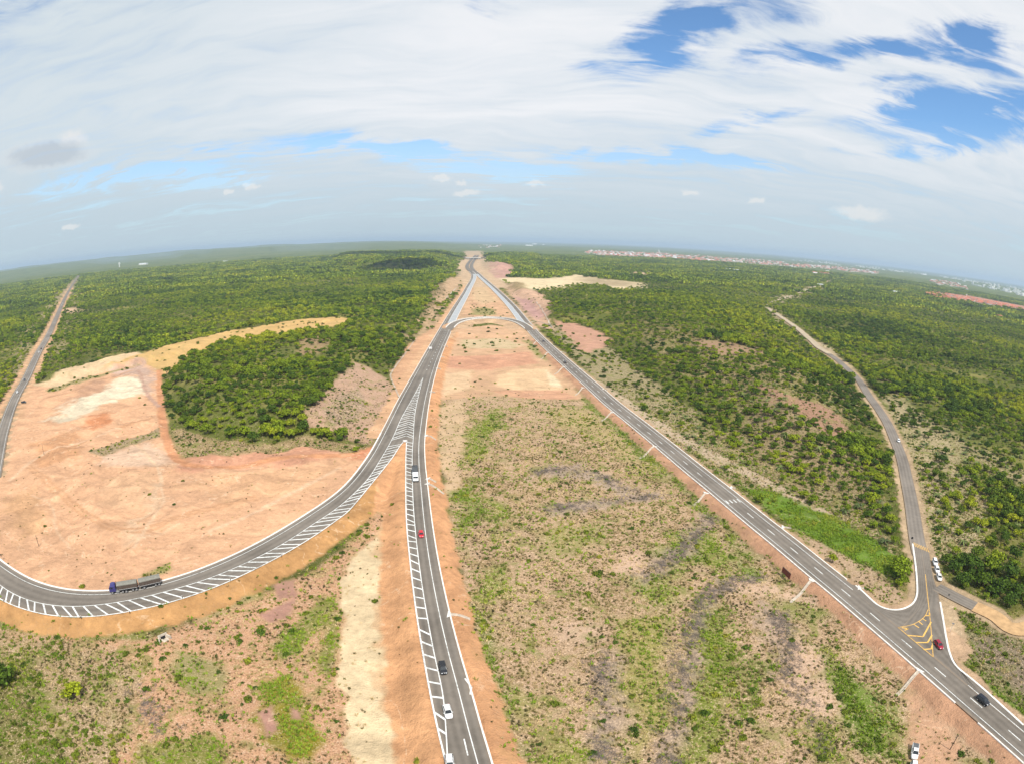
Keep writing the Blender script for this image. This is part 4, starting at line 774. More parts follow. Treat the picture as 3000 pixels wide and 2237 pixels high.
# ------------------------------------------------------------------ vegetation
def leaf_material(name, dark, mid, light, patch=.008):
    m = bpy.data.materials.new(name); m.use_nodes = True; t = NT(m.node_tree); b = t.n['Principled BSDF']
    oi = t.node('ShaderNodeObjectInfo'); ge = t.node('ShaderNodeNewGeometry')
    n = t.noise(oi.outputs['Location'], patch, 3, .6); n2 = t.noise(oi.outputs['Location'], patch*6, 2, .6)
    v = t.math('ADD', t.math('MULTIPLY', t.math('SUBTRACT', oi.outputs['Random'], .5), .42), t.math('ADD', t.math('MULTIPLY', t.math('SUBTRACT', n.outputs[0], .5), 2.7), t.math('MULTIPLY', t.math('SUBTRACT', n2.outputs[0], .5), .7)))
    v = t.math('ADD', v, .5, clamp=True)
    c = t.mix(t.remap(v, 0, .5, 0, 1, False), dark, mid); c = t.mix(t.remap(v, .5, 1, 0, 1, False), c, light)
    f = t.remap(ge.outputs['Random Per Island'], 0, 1, .45, 1.55, False)
    sc = t.node('ShaderNodeVectorMath', _operation='SCALE'); t.put(sc.inputs[0], c); t.put(sc.inputs['Scale'], f)
    t.put(b.inputs['Base Color'], sc.outputs[0]); b.inputs['Roughness'].default_value = .75; b.inputs['Specular IOR Level'].default_value = .12
    return m
M['leaf'] = leaf_material('tree_foliage', (.055, .092, .009), (.165, .222, .011), (.31, .325, .015), .0045)
M['leaf_dark'] = leaf_material('dark_foliage', (.030, .060, .008), (.066, .112, .010), (.13, .17, .014), .0045)
M['shrub'] = leaf_material('shrub_foliage', (.045, .072, .008), (.125, .155, .012), (.26, .255, .024), .03)
M['palm'] = leaf_material('palm_fronds', (.06, .085, .03), (.11, .14, .04), (.17, .19, .06))
M['grass'] = leaf_material('green_grass', (.11, .175, .014), (.17, .25, .018), (.27, .29, .035), .05)
M['straw'] = leaf_material('dry_grass', (.28, .21, .10), (.42, .32, .16), (.55, .43, .24), .05)
def unit(n):
    v = rng.normal(size=(n, 3)); return v/np.linalg.norm(v, axis=1, keepdims=True)
def leaf_quads(cent, nrm, size):
    n = len(cent); u = np.cross(nrm, unit(n)); u /= np.linalg.norm(u, axis=1, keepdims=True)+1e-9; w = np.cross(nrm, u); s = size[:, None]; k = rng.uniform(.55, 1.0, (n, 1))
    v = np.stack([cent-u*s-w*s*k*.4, cent+u*s*.3-w*s*k, cent+u*s+w*s*k*.3, cent-u*s*.2+w*s*k], 1).reshape(-1, 3); return v, np.arange(4*n).reshape(-1, 4)
def crown_mesh(name, nl, nc, ql, mat, flat_=.72, zc=1.25, spread=.62, size=.13):
    lobes = unit(nl)*np.array([spread, spread, spread*flat_*.75])*rng.uniform(.5, 1.05, (nl, 1)); lobes[:, 2] = np.abs(lobes[:, 2])*.9-.15; lr = rng.uniform(.30, .52, nl)
    C_, N_ = [], []
    for c, r in zip(lobes, lr):
        d = unit(nc); d[:, 2] = np.where(d[:, 2] < -.35, -d[:, 2], d[:, 2]); cc = c+d*r*rng.uniform(.72, 1.08, (nc, 1))*np.array([1, 1, flat_])
        for p, q in zip(cc, d): C_.append(p+rng.normal(size=(ql, 3))*.07); nn = q+rng.normal(size=(ql, 3))*.55+np.array([0, 0, .35]); N_.append(nn/np.linalg.norm(nn, axis=1, keepdims=True))
    C_ = np.vstack(C_); N_ = np.vstack(N_); C_[:, 2] += zc; v, f = leaf_quads(C_, N_, rng.uniform(.6, 1.25, len(C_))*size); me = meshdata(name, v, f, mat); return me, lobes+np.array([0, 0, zc])
def trunk_mesh(name, lobes):
    b = MB(); x0 = np.array([rng.normal()*.03, rng.normal()*.03, .42]); b.tube((0, 0, -.15), x0, .075, .055, 7)
    for c in lobes[:6]: mid = x0+(c-x0)*.5+np.array([0, 0, -.04]); b.tube(x0, mid, .042, .03, 5); b.tube(mid, c, .03, .012, 5)
    return b.data(name, [M['trunk']])
PROTO = bpy.data.collections.new('plant_kinds')
def proto(name, me): o = bpy.data.objects.new(name, me); PROTO.objects.link(o); return o
def joined(name, parts):
    """merge mesh datas (with their materials) into one"""
    v, f, mi, mats, b = [], [], [], [], 0
    for me in parts:
        k = len(mats); mats.append(me.materials[0]); v += [tuple(q.co) for q in me.vertices]; f += [tuple(i+b for i in p.vertices) for p in me.polygons]; mi += [k]*len(me.polygons); b = len(v)
    return meshdata(name, v, f, mats, mi)
NEAR = []
for i in range(7):
    cm, lb = crown_mesh('crown', 11 if i < 5 else 8, 16, 6, M['leaf'] if i % 7 not in (2, 6) else M['leaf_dark'], rng.uniform(.6, .9), .92, .64, .105); NEAR.append((cm, trunk_mesh('trunk', lb)))
def scatter_collection(tagname, meshes):
    c = bpy.data.collections.new(tagname)
    for i, me in enumerate(meshes): o = bpy.data.objects.new('%s_%02d' % (tagname, i), me); c.objects.link(o)
    return c
TREES_N = scatter_collection('near_tree', [joined('tree', [a, b]) for a, b in NEAR])
TREES_M = scatter_collection('mid_tree', [crown_mesh('crown', 9, 9, 3, M['leaf'] if i != 3 else M['leaf_dark'], .75, 1.0, .6, .19)[0] for i in range(5)])
TREES_F = scatter_collection('far_tree', [crown_mesh('crown', 9, 6, 2, M['leaf'], .5, .55, .75, .26)[0] for i in range(4)])
def shrub_mesh(i, mat): return crown_mesh('foliage', 6, 9, 4, mat, .7, .26, .55, .15)[0]
SHRUBM = [shrub_mesh(i, M['shrub'] if i < 4 else M['leaf_dark']) for i in range(6)]; SHRUBS = scatter_collection('shrub', SHRUBM)
def tuft_mesh(mat, n=16):
    v, f = [], []
    for i in range(n):
        a = rng.uniform(0, 2*math.pi); r0 = rng.uniform(0, .35); c = np.array([math.cos(a)*r0, math.sin(a)*r0, -.03]); lean = np.array([math.cos(a), math.sin(a), 0])*rng.uniform(.15, .6); h = rng.uniform(.25, .7); w = np.array([-math.sin(a+.8), math.cos(a+.8), 0])*rng.uniform(.05, .12)
        b = len(v); v += [c-w, c+w, c+lean*.6+w*.8+np.array([0, 0, h*.8]), c+lean+np.array([0, 0, h]), c+lean*.6-w*.8+np.array([0, 0, h*.8])]; f.append((b, b+1, b+2, b+3, b+4))
    return meshdata('tuft', v, f, mat)
TUFTS = scatter_collection('tuft', [tuft_mesh(M['grass']) for _ in range(3)]); STRAWS = scatter_collection('straw', [tuft_mesh(M['straw'], 12) for _ in range(3)])
M['weed'] = leaf_material('brown_weeds', (.055, .045, .018), (.11, .095, .028), (.21, .19, .045), .06); WEEDS = scatter_collection('weed', [tuft_mesh(M['weed'], 14) for _ in range(3)]+[crown_mesh('foliage', 3, 5, 3, M['weed'], .7, .3, .4, .17)[0]])
def brush_mesh():
    b = MB()
    for i in range(16):
        a = np.array([*rng.uniform(-.8, .8, 2), rng.uniform(0, .15)]); t = rng.uniform(0, 6.28); L = rng.uniform(.5, 1.5); e = a+np.array([math.cos(t)*L, math.sin(t)*L, rng.uniform(.0, .45)]); b.tube(a, e, .035, .012, 3)
        for k in range(2): m_ = a+(e-a)*rng.uniform(.4, .9); b.tube(m_, m_+np.array([*rng.uniform(-.4, .4, 2), rng.uniform(.05, .3)]), .02, .008, 3)
    return b.data('brush', [M['twig']])
BRUSH = scatter_collection('brush', [brush_mesh() for _ in range(4)])
def palm_mesh():
    b = MB(); b.tube((0, 0, -.1), (0, 0, .45), .09, .06, 6)
    v, f = [], []
    for i in range(15):
        a = 2*math.pi*i/15+rng.uniform(-.2, .2); up = rng.uniform(.5, 1.5); p0 = np.array([0, 0, .42]); prev = None
        for k in range(5):
            s = k/4; r = s*1.0; c = p0+np.array([math.cos(a)*r, math.sin(a)*r, up*s*.9-s*s*.95]); w = np.array([-math.sin(a), math.cos(a), 0])*(.13*(1-abs(s-.4))+.01); q = len(v); v += [c-w, c+w]
            if prev is not None: f.append((prev, prev+1, q+1, q))
            prev = q
    return b.data('stem', [M['trunk']]), meshdata('fronds', v, f, M['palm'])
PALMS = [palm_mesh() for _ in range(3)]

def jitter(r0, r1, sp, azmax):
    n = int(2*r1/sp); m = int((r1*1.02)/sp)+int(r1*.4/sp); gx, gy = np.meshgrid(np.arange(n)*sp-r1, np.arange(m)*sp-r1*.35); x = (gx+rng.uniform(0, sp, gx.shape)).ravel(); y = (gy+rng.uniform(0, sp, gy.shape)).ravel(); r = np.hypot(x, y); az = np.abs(np.degrees(np.arctan2(x, y))); k = (r >= r0) & (r < r1) & (az < azmax); return x[k], y[k]
def nodegroup(name, coll):
    g = bpy.data.node_groups.new(name, 'GeometryNodeTree'); g.interface.new_socket('Geometry', in_out='INPUT', socket_type='NodeSocketGeometry'); g.interface.new_socket('Geometry', in_out='OUTPUT', socket_type='NodeSocketGeometry')
    N, L = g.nodes, g.links; i = N.new('NodeGroupInput'); o = N.new('NodeGroupOutput'); ip = N.new('GeometryNodeInstanceOnPoints'); ci = N.new('GeometryNodeCollectionInfo')
    ci.inputs['Collection'].default_value = coll; ci.inputs['Separate Children'].default_value = True; ci.inputs['Reset Children'].default_value = True
    def attr(nm, typ): a = N.new('GeometryNodeInputNamedAttribute'); a.data_type = typ; a.inputs['Name'].default_value = nm; return next(s for s in a.outputs if s.enabled and s.name == 'Attribute')
    L.new(i.outputs[0], ip.inputs['Points']); L.new(ci.outputs[0], ip.inputs['Instance']); ip.inputs['Pick Instance'].default_value = True
    L.new(attr('pid', 'INT'), ip.inputs['Instance Index']); L.new(attr('rot', 'FLOAT_VECTOR'), ip.inputs['Rotation']); L.new(attr('scl', 'FLOAT_VECTOR'), ip.inputs['Scale']); L.new(ip.outputs[0], o.inputs[0]); return g
def scatter(name, coll, x, y, z, s, label, cat, squash=.25):
    n = len(x); me = bpy.data.meshes.new(name); me.vertices.add(n); me.vertices.foreach_set('co', np.stack([x, y, z], 1).ravel())
    def put(nm, typ, dom, key, val): a = me.attributes.new(nm, typ, dom); a.data.foreach_set(key, val)
    put('pid', 'INT', 'POINT', 'value', rng.integers(0, len(coll.objects), n).astype(np.int32))
    put('rot', 'FLOAT_VECTOR', 'POINT', 'vector', np.stack([rng.normal(0, .05, n), rng.normal(0, .05, n), rng.uniform(0, 6.28, n)], 1).ravel())
    put('scl', 'FLOAT_VECTOR', 'POINT', 'vector', np.stack([s*rng.uniform(.85, 1.15, n), s*rng.uniform(.85, 1.15, n), s*rng.uniform(1-squash, 1+squash, n)], 1).ravel())
    me.update(); o = bpy.data.objects.new(name, me); COL.objects.link(o); md = o.modifiers.new('plants', 'NODES'); md.node_group = nodegroup(name, coll); tag(o, label, cat, kind='stuff'); return o
def inframe(x, y, z, mgn=0): p = project(np.stack([x, y, z], 1)); return (p[:, 0] > -mgn) & (p[:, 0] < 3000+mgn) & (p[:, 1] < 2237+mgn)
def where(x, y):
    """which stand of trees or patch of ground a point belongs to"""
    q = lambda poly: poly_sd(np.array([x]), np.array([y]), np.array(poly, float))[0] > -6
    sx = np.interp(y, SIDE[::-1, 1], SIDE[::-1, 0]); ox = np.interp(y, OLD[::-1, 1], OLD[::-1, 0]); cx = np.interp(y, RIGHT_C[::-1, 1], RIGHT_C[::-1, 0])
    if q(HILLS[0][0]): return 'mound'
    if q(LOT): return 'lot'
    if q(MEDIAN): return 'field'
    if q(LOWLEFT): return 'lowleft'
    if x > sx or (y < 130 and x > cx): return 'sideroad'
    if x > cx: return 'hill'
    if x < ox: return 'oldroad'
    return 'forest'
def shuffle_by_size(x, y, s, k, region=None): 
    z = height(x, y, carve=False); vis = inframe(x, y, z, -8); sc = np.where(vis, s/np.hypot(np.hypot(x, y), H), 0); idx = np.argsort(-sc)[:k]; return idx[sc[idx] > 0], z
# trees ------------------------------------------------
x, y = jitter(45, 620, 4.4, 76); d = pave_dist(x, y); _, dn = eval_zones(x, y, d)
dense = fbm(x, y, 45, 401); keep = (rng.uniform(size=len(x)) < dn[:, 0]*(.30+1.0*sstep(.33, .58, dense))) & (d > 4.5); x, y, tr_d = x[keep], y[keep], dn[keep, 0]
s = (1.5+2.5*rng.uniform(size=len(x))**1.6)*(.75+.55*sstep(.35, .7, fbm(x, y, 90, 402)))
tp = np.array([(2062, 1238, 3.6), (2085, 1262, 3.4), (2100, 1232, 4.2), (2125, 1268, 3.8), (2140, 1238, 4.0), (2165, 1280, 3.8), (2180, 1245, 4.4), (2200, 1290, 3.6), (2225, 1265, 4.2), (2150, 1215, 3.8), (2110, 1205, 3.6), (2195, 1210, 4.0), (2070, 1218, 3.0), (2235, 1300, 3.8), (2250, 1240, 4.4), (2140, 1285, 2.6), (2185, 1300, 2.8),
               (740, 942, 3.6), (692, 940, 2.4), (600, 955, 2.4), (548, 955, 3.8), (500, 945, 3.4), (450, 938, 3.6), (420, 925, 3.2), (660, 925, 2.2), (1800, 1215, 1.8), (1915, 1002, 3.6), (1900, 1040, 3.4), (1870, 1005, 3.4), (1885, 970, 3.2), (1925, 985, 3.0), (360, 880, 3.0), (372, 905, 2.8), (355, 845, 3.0), (370, 815, 3.0), (392, 915, 3.0)])
tw = PV(tp[:, :2]); x = np.concatenate([x, tw[:, 0]]); y = np.concatenate([y, tw[:, 1]]); s = np.concatenate([s, tp[:, 2]])
idx, z = shuffle_by_size(x, y, s, 300); top = np.zeros(len(x), bool); top[idx] = True
TL = {'mound': ('leafy green tree on the wooded mound beside the dirt lot', 'trees on the mound beside the dirt lot'), 'hill': ('green tree on the scrubby hill between highway and side road', 'trees on the hill inside the side road'),
      'sideroad': ('dark green tree in the bush beyond the winding side road', 'trees beyond the side road'), 'oldroad': ('green tree in the woods beyond the old straight road', 'trees beyond the old road'), 'forest': ('green tree in the forest that runs along the hatched highway', 'trees of the forest by the hatched highway'),
      'lot': ('green tree on the bare rim of the dirt lot', 'trees round the dirt lot'), 'field': ('green tree on the sandy ground between the highways', 'trees between the highways'), 'lowleft': ('green tree in the pinkish field below the ramp', 'trees in the field below the ramp')}
for i in idx:
    w = where(x[i], y[i]); k = int(rng.integers(0, 5)) if w != 'sideroad' else int(rng.choice([2, 6, 2, 6, 0, 3])); cm, tm = NEAR[k]; e = empty('tree', (x[i], y[i], z[i]-.1), rng.uniform(0, 6.28)); e.scale = (s[i], s[i]*rng.uniform(.88, 1.12), s[i]*rng.uniform(.85, 1.15))
    link(bpy.data.objects.new('crown', cm), e); link(bpy.data.objects.new('trunk', tm), e); tag(e, TL[w][0], 'tree', TL[w][1])
r = ~top; scatter('woodland', TREES_N, x[r], y[r], z[r]-.1, s[r], 'dense green woodland covering the plain around the roads', 'woodland')
x, y = jitter(620, 1600, 6.4, 62); d = pave_dist(x, y); _, dn = eval_zones(x, y, d); keep = (rng.uniform(size=len(x)) < dn[:, 0]*(.35+.9*sstep(.32, .58, fbm(x, y, 70, 403)))) & (d > 6); x, y = x[keep], y[keep]
s = (1.9+2.4*rng.uniform(size=len(x))**1.5)*(.8+.45*sstep(.35, .7, fbm(x, y, 150, 404))); scatter('woodland', TREES_M, x, y, height(x, y, carve=False)-.2, s, 'unbroken green forest in the middle distance', 'woodland')
x, y = jitter(1600, 4300, 17.5, 60); d = pave_dist(x, y); _, dn = eval_zones(x, y, d); d = d-6; keep = (rng.uniform(size=len(x)) < dn[:, 0]*(.55+.6*sstep(.3, .55, fbm(x, y, 200, 405)))) & (d > 12); x, y = x[keep], y[keep]
s = 6.5+5.5*rng.uniform(size=len(x))**1.5; scatter('woodland', TREES_F, x, y, height(x, y, carve=False)-1.5, s, 'distant green forest fading toward the horizon', 'woodland')
# shrubs -----------------------------------------------
x, y = jitter(45, 430, 2.3, 78); d = pave_dist(x, y); _, dn = eval_zones(x, y, d); cl = fbm(x, y, 9, 411); keep = (rng.uniform(size=len(x)) < dn[:, 1]*.8*sstep(.36, .6, cl)) & (d > 2.2); x, y = x[keep], y[keep]; s = .45+1.15*rng.uniform(size=len(x))**2.2
xm, ym = jitter(430, 1150, 6.0, 62); d = pave_dist(xm, ym); _, dn = eval_zones(xm, ym, d); keep = (rng.uniform(size=len(xm)) < dn[:, 1]*.6) & (d > 5); xm, ym = xm[keep], ym[keep]; sm = 1.2+1.6*rng.uniform(size=len(xm))**2
idx, z = shuffle_by_size(x, y, s, 290); top = np.zeros(len(x), bool); top[idx] = True
SLB = {'mound': ('low shrub on the slopes of the wooded mound', 'shrubs on the mound'), 'hill': ('low shrub on the strip between highway and scrub hill', 'shrubs beside the dashed highway'), 'sideroad': ('low shrub on pale ground beyond the winding side road', 'shrubs beyond the side road'), 'oldroad': ('low shrub by the old straight road', 'shrubs by the old road'),
       'forest': ('low shrub at the forest edge beside the hatched highway', 'shrubs at the forest edge'), 'lot': ('lone small shrub on the bare orange dirt lot', 'shrubs on the dirt lot'), 'field': ('small green shrub in the cleared field between the highways', 'shrubs in the cleared field'), 'lowleft': ('small green shrub in the pinkish field below the ramp', 'shrubs in the field below the ramp')}
for i in idx:
    w = where(x[i], y[i]); o = bpy.data.objects.new('shrub', SHRUBM[int(rng.integers(0, 6))]); COL.objects.link(o); o.location = (x[i], y[i], z[i]-.05); o.rotation_euler = (0, 0, rng.uniform(0, 6.28)); o.scale = (s[i]*1.1, s[i], s[i]*rng.uniform(.8, 1.1)); tag(o, SLB[w][0], 'shrub', SLB[w][1])
r = ~top; scatter('undergrowth', SHRUBS, np.concatenate([x[r], xm]), np.concatenate([y[r], ym]), np.concatenate([z[r], height(xm, ym, carve=False)])-.05, np.concatenate([s[r], sm]), 'low scrub and bushes dotted over fields and hills', 'undergrowth')
# grass, straw, dead brush, palms -----------------------
x, y = jitter(48, 430, .86, 74); k = rng.uniform(size=len(x)) > sstep(230, 430, np.hypot(x, y)); x, y = x[k], y[k]; d = pave_dist(x, y); _, dn = eval_zones(x, y, d); z = height(x, y, d, carve=False); fr = inframe(x, y, z, 120); g1 = fbm(x, y, 5, 421); u = rng.uniform(size=len(x))
k = fr & (d > 1.2) & (u < dn[:, 2]*.46*sstep(.30, .55, g1)); scatter('grass', TUFTS, x[k], y[k], z[k], rng.uniform(.6, 1.25, k.sum()), 'tufts of green grass in patches on the fields', 'grass')
u = rng.uniform(size=len(x)); k = fr & (d > 1.2) & (u < dn[:, 3]*.62*sstep(.32, .6, fbm(x, y, 4, 422))); scatter('dry_grass', STRAWS, x[k], y[k], z[k], rng.uniform(.5, 1.0, k.sum()), 'pale dry grass and stubble over the cleared ground', 'dry grass')
u = rng.uniform(size=len(x)); k = fr & (d > 1.5) & (u < (dn[:, 3]*.52+dn[:, 1]*.10)*sstep(.38, .58, fbm(x, y, 3, 423, 3))); scatter('weeds', WEEDS, x[k], y[k], z[k], rng.uniform(.45, .95, k.sum()), 'low brown and olive weeds scattered over the cleared ground', 'weeds')
wr = []
for pl in ([(1293, 1690), (1300, 1520), (1300, 1420)], [(1445, 1690), (1462, 1520), (1485, 1400), (1525, 1290), (1590, 1258), (1645, 1250)], [(1390, 1250), (1480, 1185), (1538, 1118)], [(1150, 1022), (1250, 1015), (1375, 1062)], [(1175, 1100), (1300, 1088), (1420, 1070)], [(1680, 1320), (1705, 1400), (1690, 1480)], [(1720, 1480), (1760, 1550), (1775, 1640)], [(300, 1480), (330, 1540), (345, 1640)]):
    q = spline(PV(pl), .6); n = 3; q = np.repeat(q, n, 0); q = q[rng.uniform(size=len(q)) < .25+.9*sstep(.4, .6, fbm(q[:, 0], q[:, 1], 9, 77))]; wr.append(q+rng.normal(0, 2.0, q.shape))
wr = np.vstack(wr); wr = wr[pave_dist(wr[:, 0], wr[:, 1]) > 3]; scatter('dead_brush', BRUSH, wr[:, 0], wr[:, 1], height(wr[:, 0], wr[:, 1], carve=False), rng.uniform(.45, 1.15, len(wr)), 'grey dead branches heaped in rows across the cleared field', 'brush')
x, y = jitter(60, 520, 9.5, 70); d = pave_dist(x, y); _, dn = eval_zones(x, y, d); cx = np.interp(y, RIGHT_C[::-1, 1], RIGHT_C[::-1, 0]); k = (rng.uniform(size=len(x)) < .38) & (x > cx+9) & (d > 6) & (dn[:, 1] > .3) & inframe(x, y, x*0, 0); x, y = x[k], y[k]; z = height(x, y, carve=False)
for i in range(min(len(x), 200)):
    w = where(x[i], y[i]); pm_ = PALMS[int(rng.integers(0, 3))]; o = empty('palm_tree'); link(bpy.data.objects.new('stem', pm_[0]), o); link(bpy.data.objects.new('fronds', pm_[1]), o); o.location = (x[i], y[i], z[i]); sc = rng.uniform(1.6, 2.9); o.scale = (sc, sc, sc*rng.uniform(.7, 1.1)); o.rotation_euler = (0, 0, rng.uniform(0, 6.28))
    tag(o, 'small spiky palm among the shrubs of the scrub hill' if w == 'hill' else 'small spiky palm in the bush beyond the side road', 'palm', 'palms on the scrub hill' if w == 'hill' else 'palms beyond the side road')

# ------------------------------------------------------------------ vehicles
def wheel_data(r=.32, w=.22):
    def ring(rr, yy, n=14): return [(rr*math.cos(2*math.pi*i/n), yy, rr*math.sin(2*math.pi*i/n)) for i in range(n)]
    ty = MB().loft([ring(r*.82, -w/2), ring(r, -w*.38), ring(r, w*.38), ring(r*.82, w/2)]).data('tyre', [M['black']]); rm = MB().loft([ring(r*.62, -w/2-.015), ring(r*.62, w/2+.015)]).data('rim', [M['rim']]); return ty, rm
TY, RM = wheel_data(); TTY, TRM = wheel_data(.52, .55)
def oct_sec(x, hw, zb, zt, b=.10): return [(x, -hw+b, zb), (x, -hw, zb+b), (x, -hw, zt-b), (x, -hw+b*1.4, zt), (x, hw-b*1.4, zt), (x, hw, zt-b), (x, hw, zb+b), (x, hw-b, zb)]
STY = {'hatch': dict(L=1.0, gb=(-1.88, 1.02), gt=(-1.45, .30)), 'sedan': dict(L=1.08, gb=(-1.55, 1.0), gt=(-.95, .30)), 'suv': dict(L=1.08, gb=(-2.0, 1.05), gt=(-1.70, .45)), 'pickup': dict(L=1.2, gb=(-.55, 1.1), gt=(-.35, .5))}
def car(name, px, py, heading, paint, style, label, cat='car', group=None, pos=None):
    g = pos if pos is not None else flat(px, py); z = ZA+.03 if pave_dist(np.array([g[0]]), np.array([g[1]]))[0] < 0 else gz(*g)+.02
    e = empty(name, (g[0], g[1], z), heading); S = STY[style]; L = S['L']; up = .18 if style in ('suv', 'pickup') else 0; pm = M[paint]
    secs = [oct_sec(L*x_, hw_, zb+up*.6, zt+up, min(.1, hw_*.2)) for x_, hw_, zb, zt in [(-2.10, .60, .40, .78), (-2.02, .80, .28, .92), (-1.5, .87, .22, .98), (-.4, .88, .2, .97), (.8, .88, .2, .94), (1.45, .86, .22, .88), (1.92, .76, .28, .74), (2.08, .58, .36, .62)]]
    body = MB().loft(secs); 
    for sy in (-1, 1): body.box((.78*L, sy*.98, 1.0+up), (.16, .2, .13))
    if style == 'pickup': body.box((-1.4*L, .8, 1.0+up), (1.5*L, .08, .2)); body.box((-1.4*L, -.8, 1.0+up), (1.5*L, .08, .2))
    body.build('body', [pm], e, True)
    (b0, b1), (t0, t1) = S['gb'], S['gt']; zt = 1.43+up*1.1; zb = .93+up
    def rect(x0, x1, hw_, z_): return [(x0*L, -hw_, z_), (x1*L, -hw_, z_), (x1*L, hw_, z_), (x0*L, hw_, z_)]
    MB().loft([rect(b0, b1, .80, zb), rect(t0, t1, .60, zt)]).build('window_glass', [M['glass']], e)
    rf = MB().loft([rect(t0-.05, t1+.05, .625, zt-.02), rect(t0+.06, t1-.08, .53, zt+.05)])
    for sy in (-1, 1):
        for xb, xt in ((b0, t0), (b1, t1), ((b0+b1)/2-.1, (t0+t1)/2-.05)): rf.tube((xb*L, sy*.81, zb), (xt*L, sy*.61, zt), .045, .04, 4)
    rf.build('roof', [pm], e)
    if style == 'pickup': MB().box((-1.4*L, 0, 1.0+up), (1.35*L, 1.42, .03)).build('cargo_bed', [M['bed']], e)
    for sy in (-1, 1):
        for x_ in (-1.32, 1.32):
            w = bpy.data.objects.new('wheel', TY); link(w, e); w.location = (x_*L, sy*.80, .32); rm = bpy.data.objects.new('rim', RM); link(rm, w)
        MB().box((2.0*L, sy*.52, .66+up), (.16, .3, .13)).build('headlight', [M['lamp']], e); MB().box((-2.05*L, sy*.62, .82+up), (.1, .22, .2)).build('tail_light', [M['tail']], e)
    tag(e, label, cat, group); return e
def along(line, px, py, rev=False, off=0.0):
    g = flat(px, py); q, t = at_s(line, near_s(line, g)); h = math.atan2(t[1], t[0])+(math.pi if rev else 0); return g, h
g, h = along(MAIN_HIN, 1234, 1568); car('car', 0, 0, h, 'red_car', 'hatch', 'bright red hatchback on the hatched highway ahead of the truck', pos=g)
g, h = along(MAIN_HIN, 1298, 1962); car('car', 0, 0, h, 'black_car', 'suv', 'black car driving beside the hatched margin of the hatched highway', pos=g)
g, h = along(MAIN_HIN, 1312, 2088); car('car', 0, 0, h+.12, 'white_car', 'sedan', 'white car right behind the black car on the hatched highway', pos=g)
g, h = along(MAIN_HOUT, 1318, 2240); car('car', 0, 0, h-.08, 'white_car', 'suv', 'white car at the tapering end of the hatched margin', pos=g)
g, h = along(RIGHT_C, 1655, 1063, True); car('car', 0, 0, h, 'black_car', 'suv', 'black car on the dashed highway near the sandy median', pos=g)
g, h = along(RIGHT_C, 1592, 1001, True); car('car', 0, 0, h, 'grey_car', 'sedan', 'dark car on the dashed highway just short of the turnaround', pos=g)
g, h = along(RIGHT_C, 2877, 2056); car('car', 0, 0, h, 'black_car', 'suv', 'black car on the dashed highway past the junction', pos=g)
gg = flat(np.array([2600+592/4.2675, 2600+665/4.2675]), np.array([1850+130/4.2675, 1850+228/4.2675])); h = math.atan2(*(gg[1]-gg[0])[::-1]); car('car', 2748, 1892, h, 'maroon_car', 'hatch', 'dark red car beside the yellow chevron island', pos=flat(2748, 1892))
pk = flat(np.array([2738, 2744, 2751]), np.array([1650, 1673, 1696])); h = math.atan2(*(pk[2]-pk[0])[::-1])
for i, (st, lb) in enumerate([('suv', 'white parked car in the row by the side road, nearest the road hump'), ('hatch', 'white parked car between two others in the row by the side road'), ('sedan', 'white parked car in the row by the side road, beside the thicket')]):
    car('car', 0, 0, h, 'white_car', st, lb, group='white cars parked by the side road', pos=pk[0]+(pk[2]-pk[0])/np.linalg.norm(pk[2]-pk[0])*(i*5.4))
q = flat(np.array([2688, 2684]), np.array([2186, 2236])); h = math.atan2(*(q[1]-q[0])[::-1]); car('car', 0, 0, h, 'white_car', 'pickup', 'white pickup parked on the sandy yard', 'pickup', pos=q[0]).name = 'pickup_truck'; car('car', 0, 0, h, 'white_car', 'suv', 'white car parked behind the white pickup on the sandy yard', pos=q[1])
g, h = along(SIDE, 2632, 1293); car('car', 0, 0, h, 'white_car', 'hatch', 'white car alone on the winding side road', pos=g)
for (px, py, pa, st, rv, lb) in [(72, 1115, 'grey_car', 'suv', 0, 'dark car on the old road by the corner of the dirt lot'), (51, 1151, 'white_car', 'suv', 0, 'white car on the old road following the dark car'), (121, 1023, 'black_car', 'sedan', 1, 'black car on the old road among the woods'), (114, 1033, 'white_car', 'hatch', 0, 'white car on the old road close to the black one'), (181, 895, 'white_car', 'suv', 1, 'white car far along the old road'), (184, 890, 'white_car', 'hatch', 1, 'small white car in front of another far along the old road'), (199, 866, 'white_car', 'suv', 0, 'tiny white car at the far end of the old road')]:
    g, h = along(OLD, px, py, bool(rv)); car('car', 0, 0, h, pa, st, lb, pos=g)
g = flat(70, 1180); car('pickup_truck', 0, 0, rad(8), 'black_car', 'pickup', 'black pickup parked on the sand beside the old road', 'pickup', pos=g)

def twheel(parent, x_, y_):
    w = bpy.data.objects.new('wheel', TTY2); link(w, parent); w.location = (x_, y_, .52); return w
TTY2 = joined('truck_wheel', [TTY, TRM])
def place(o, g, h): o.location = (*g, 0); o.rotation_euler = (0, 0, h)
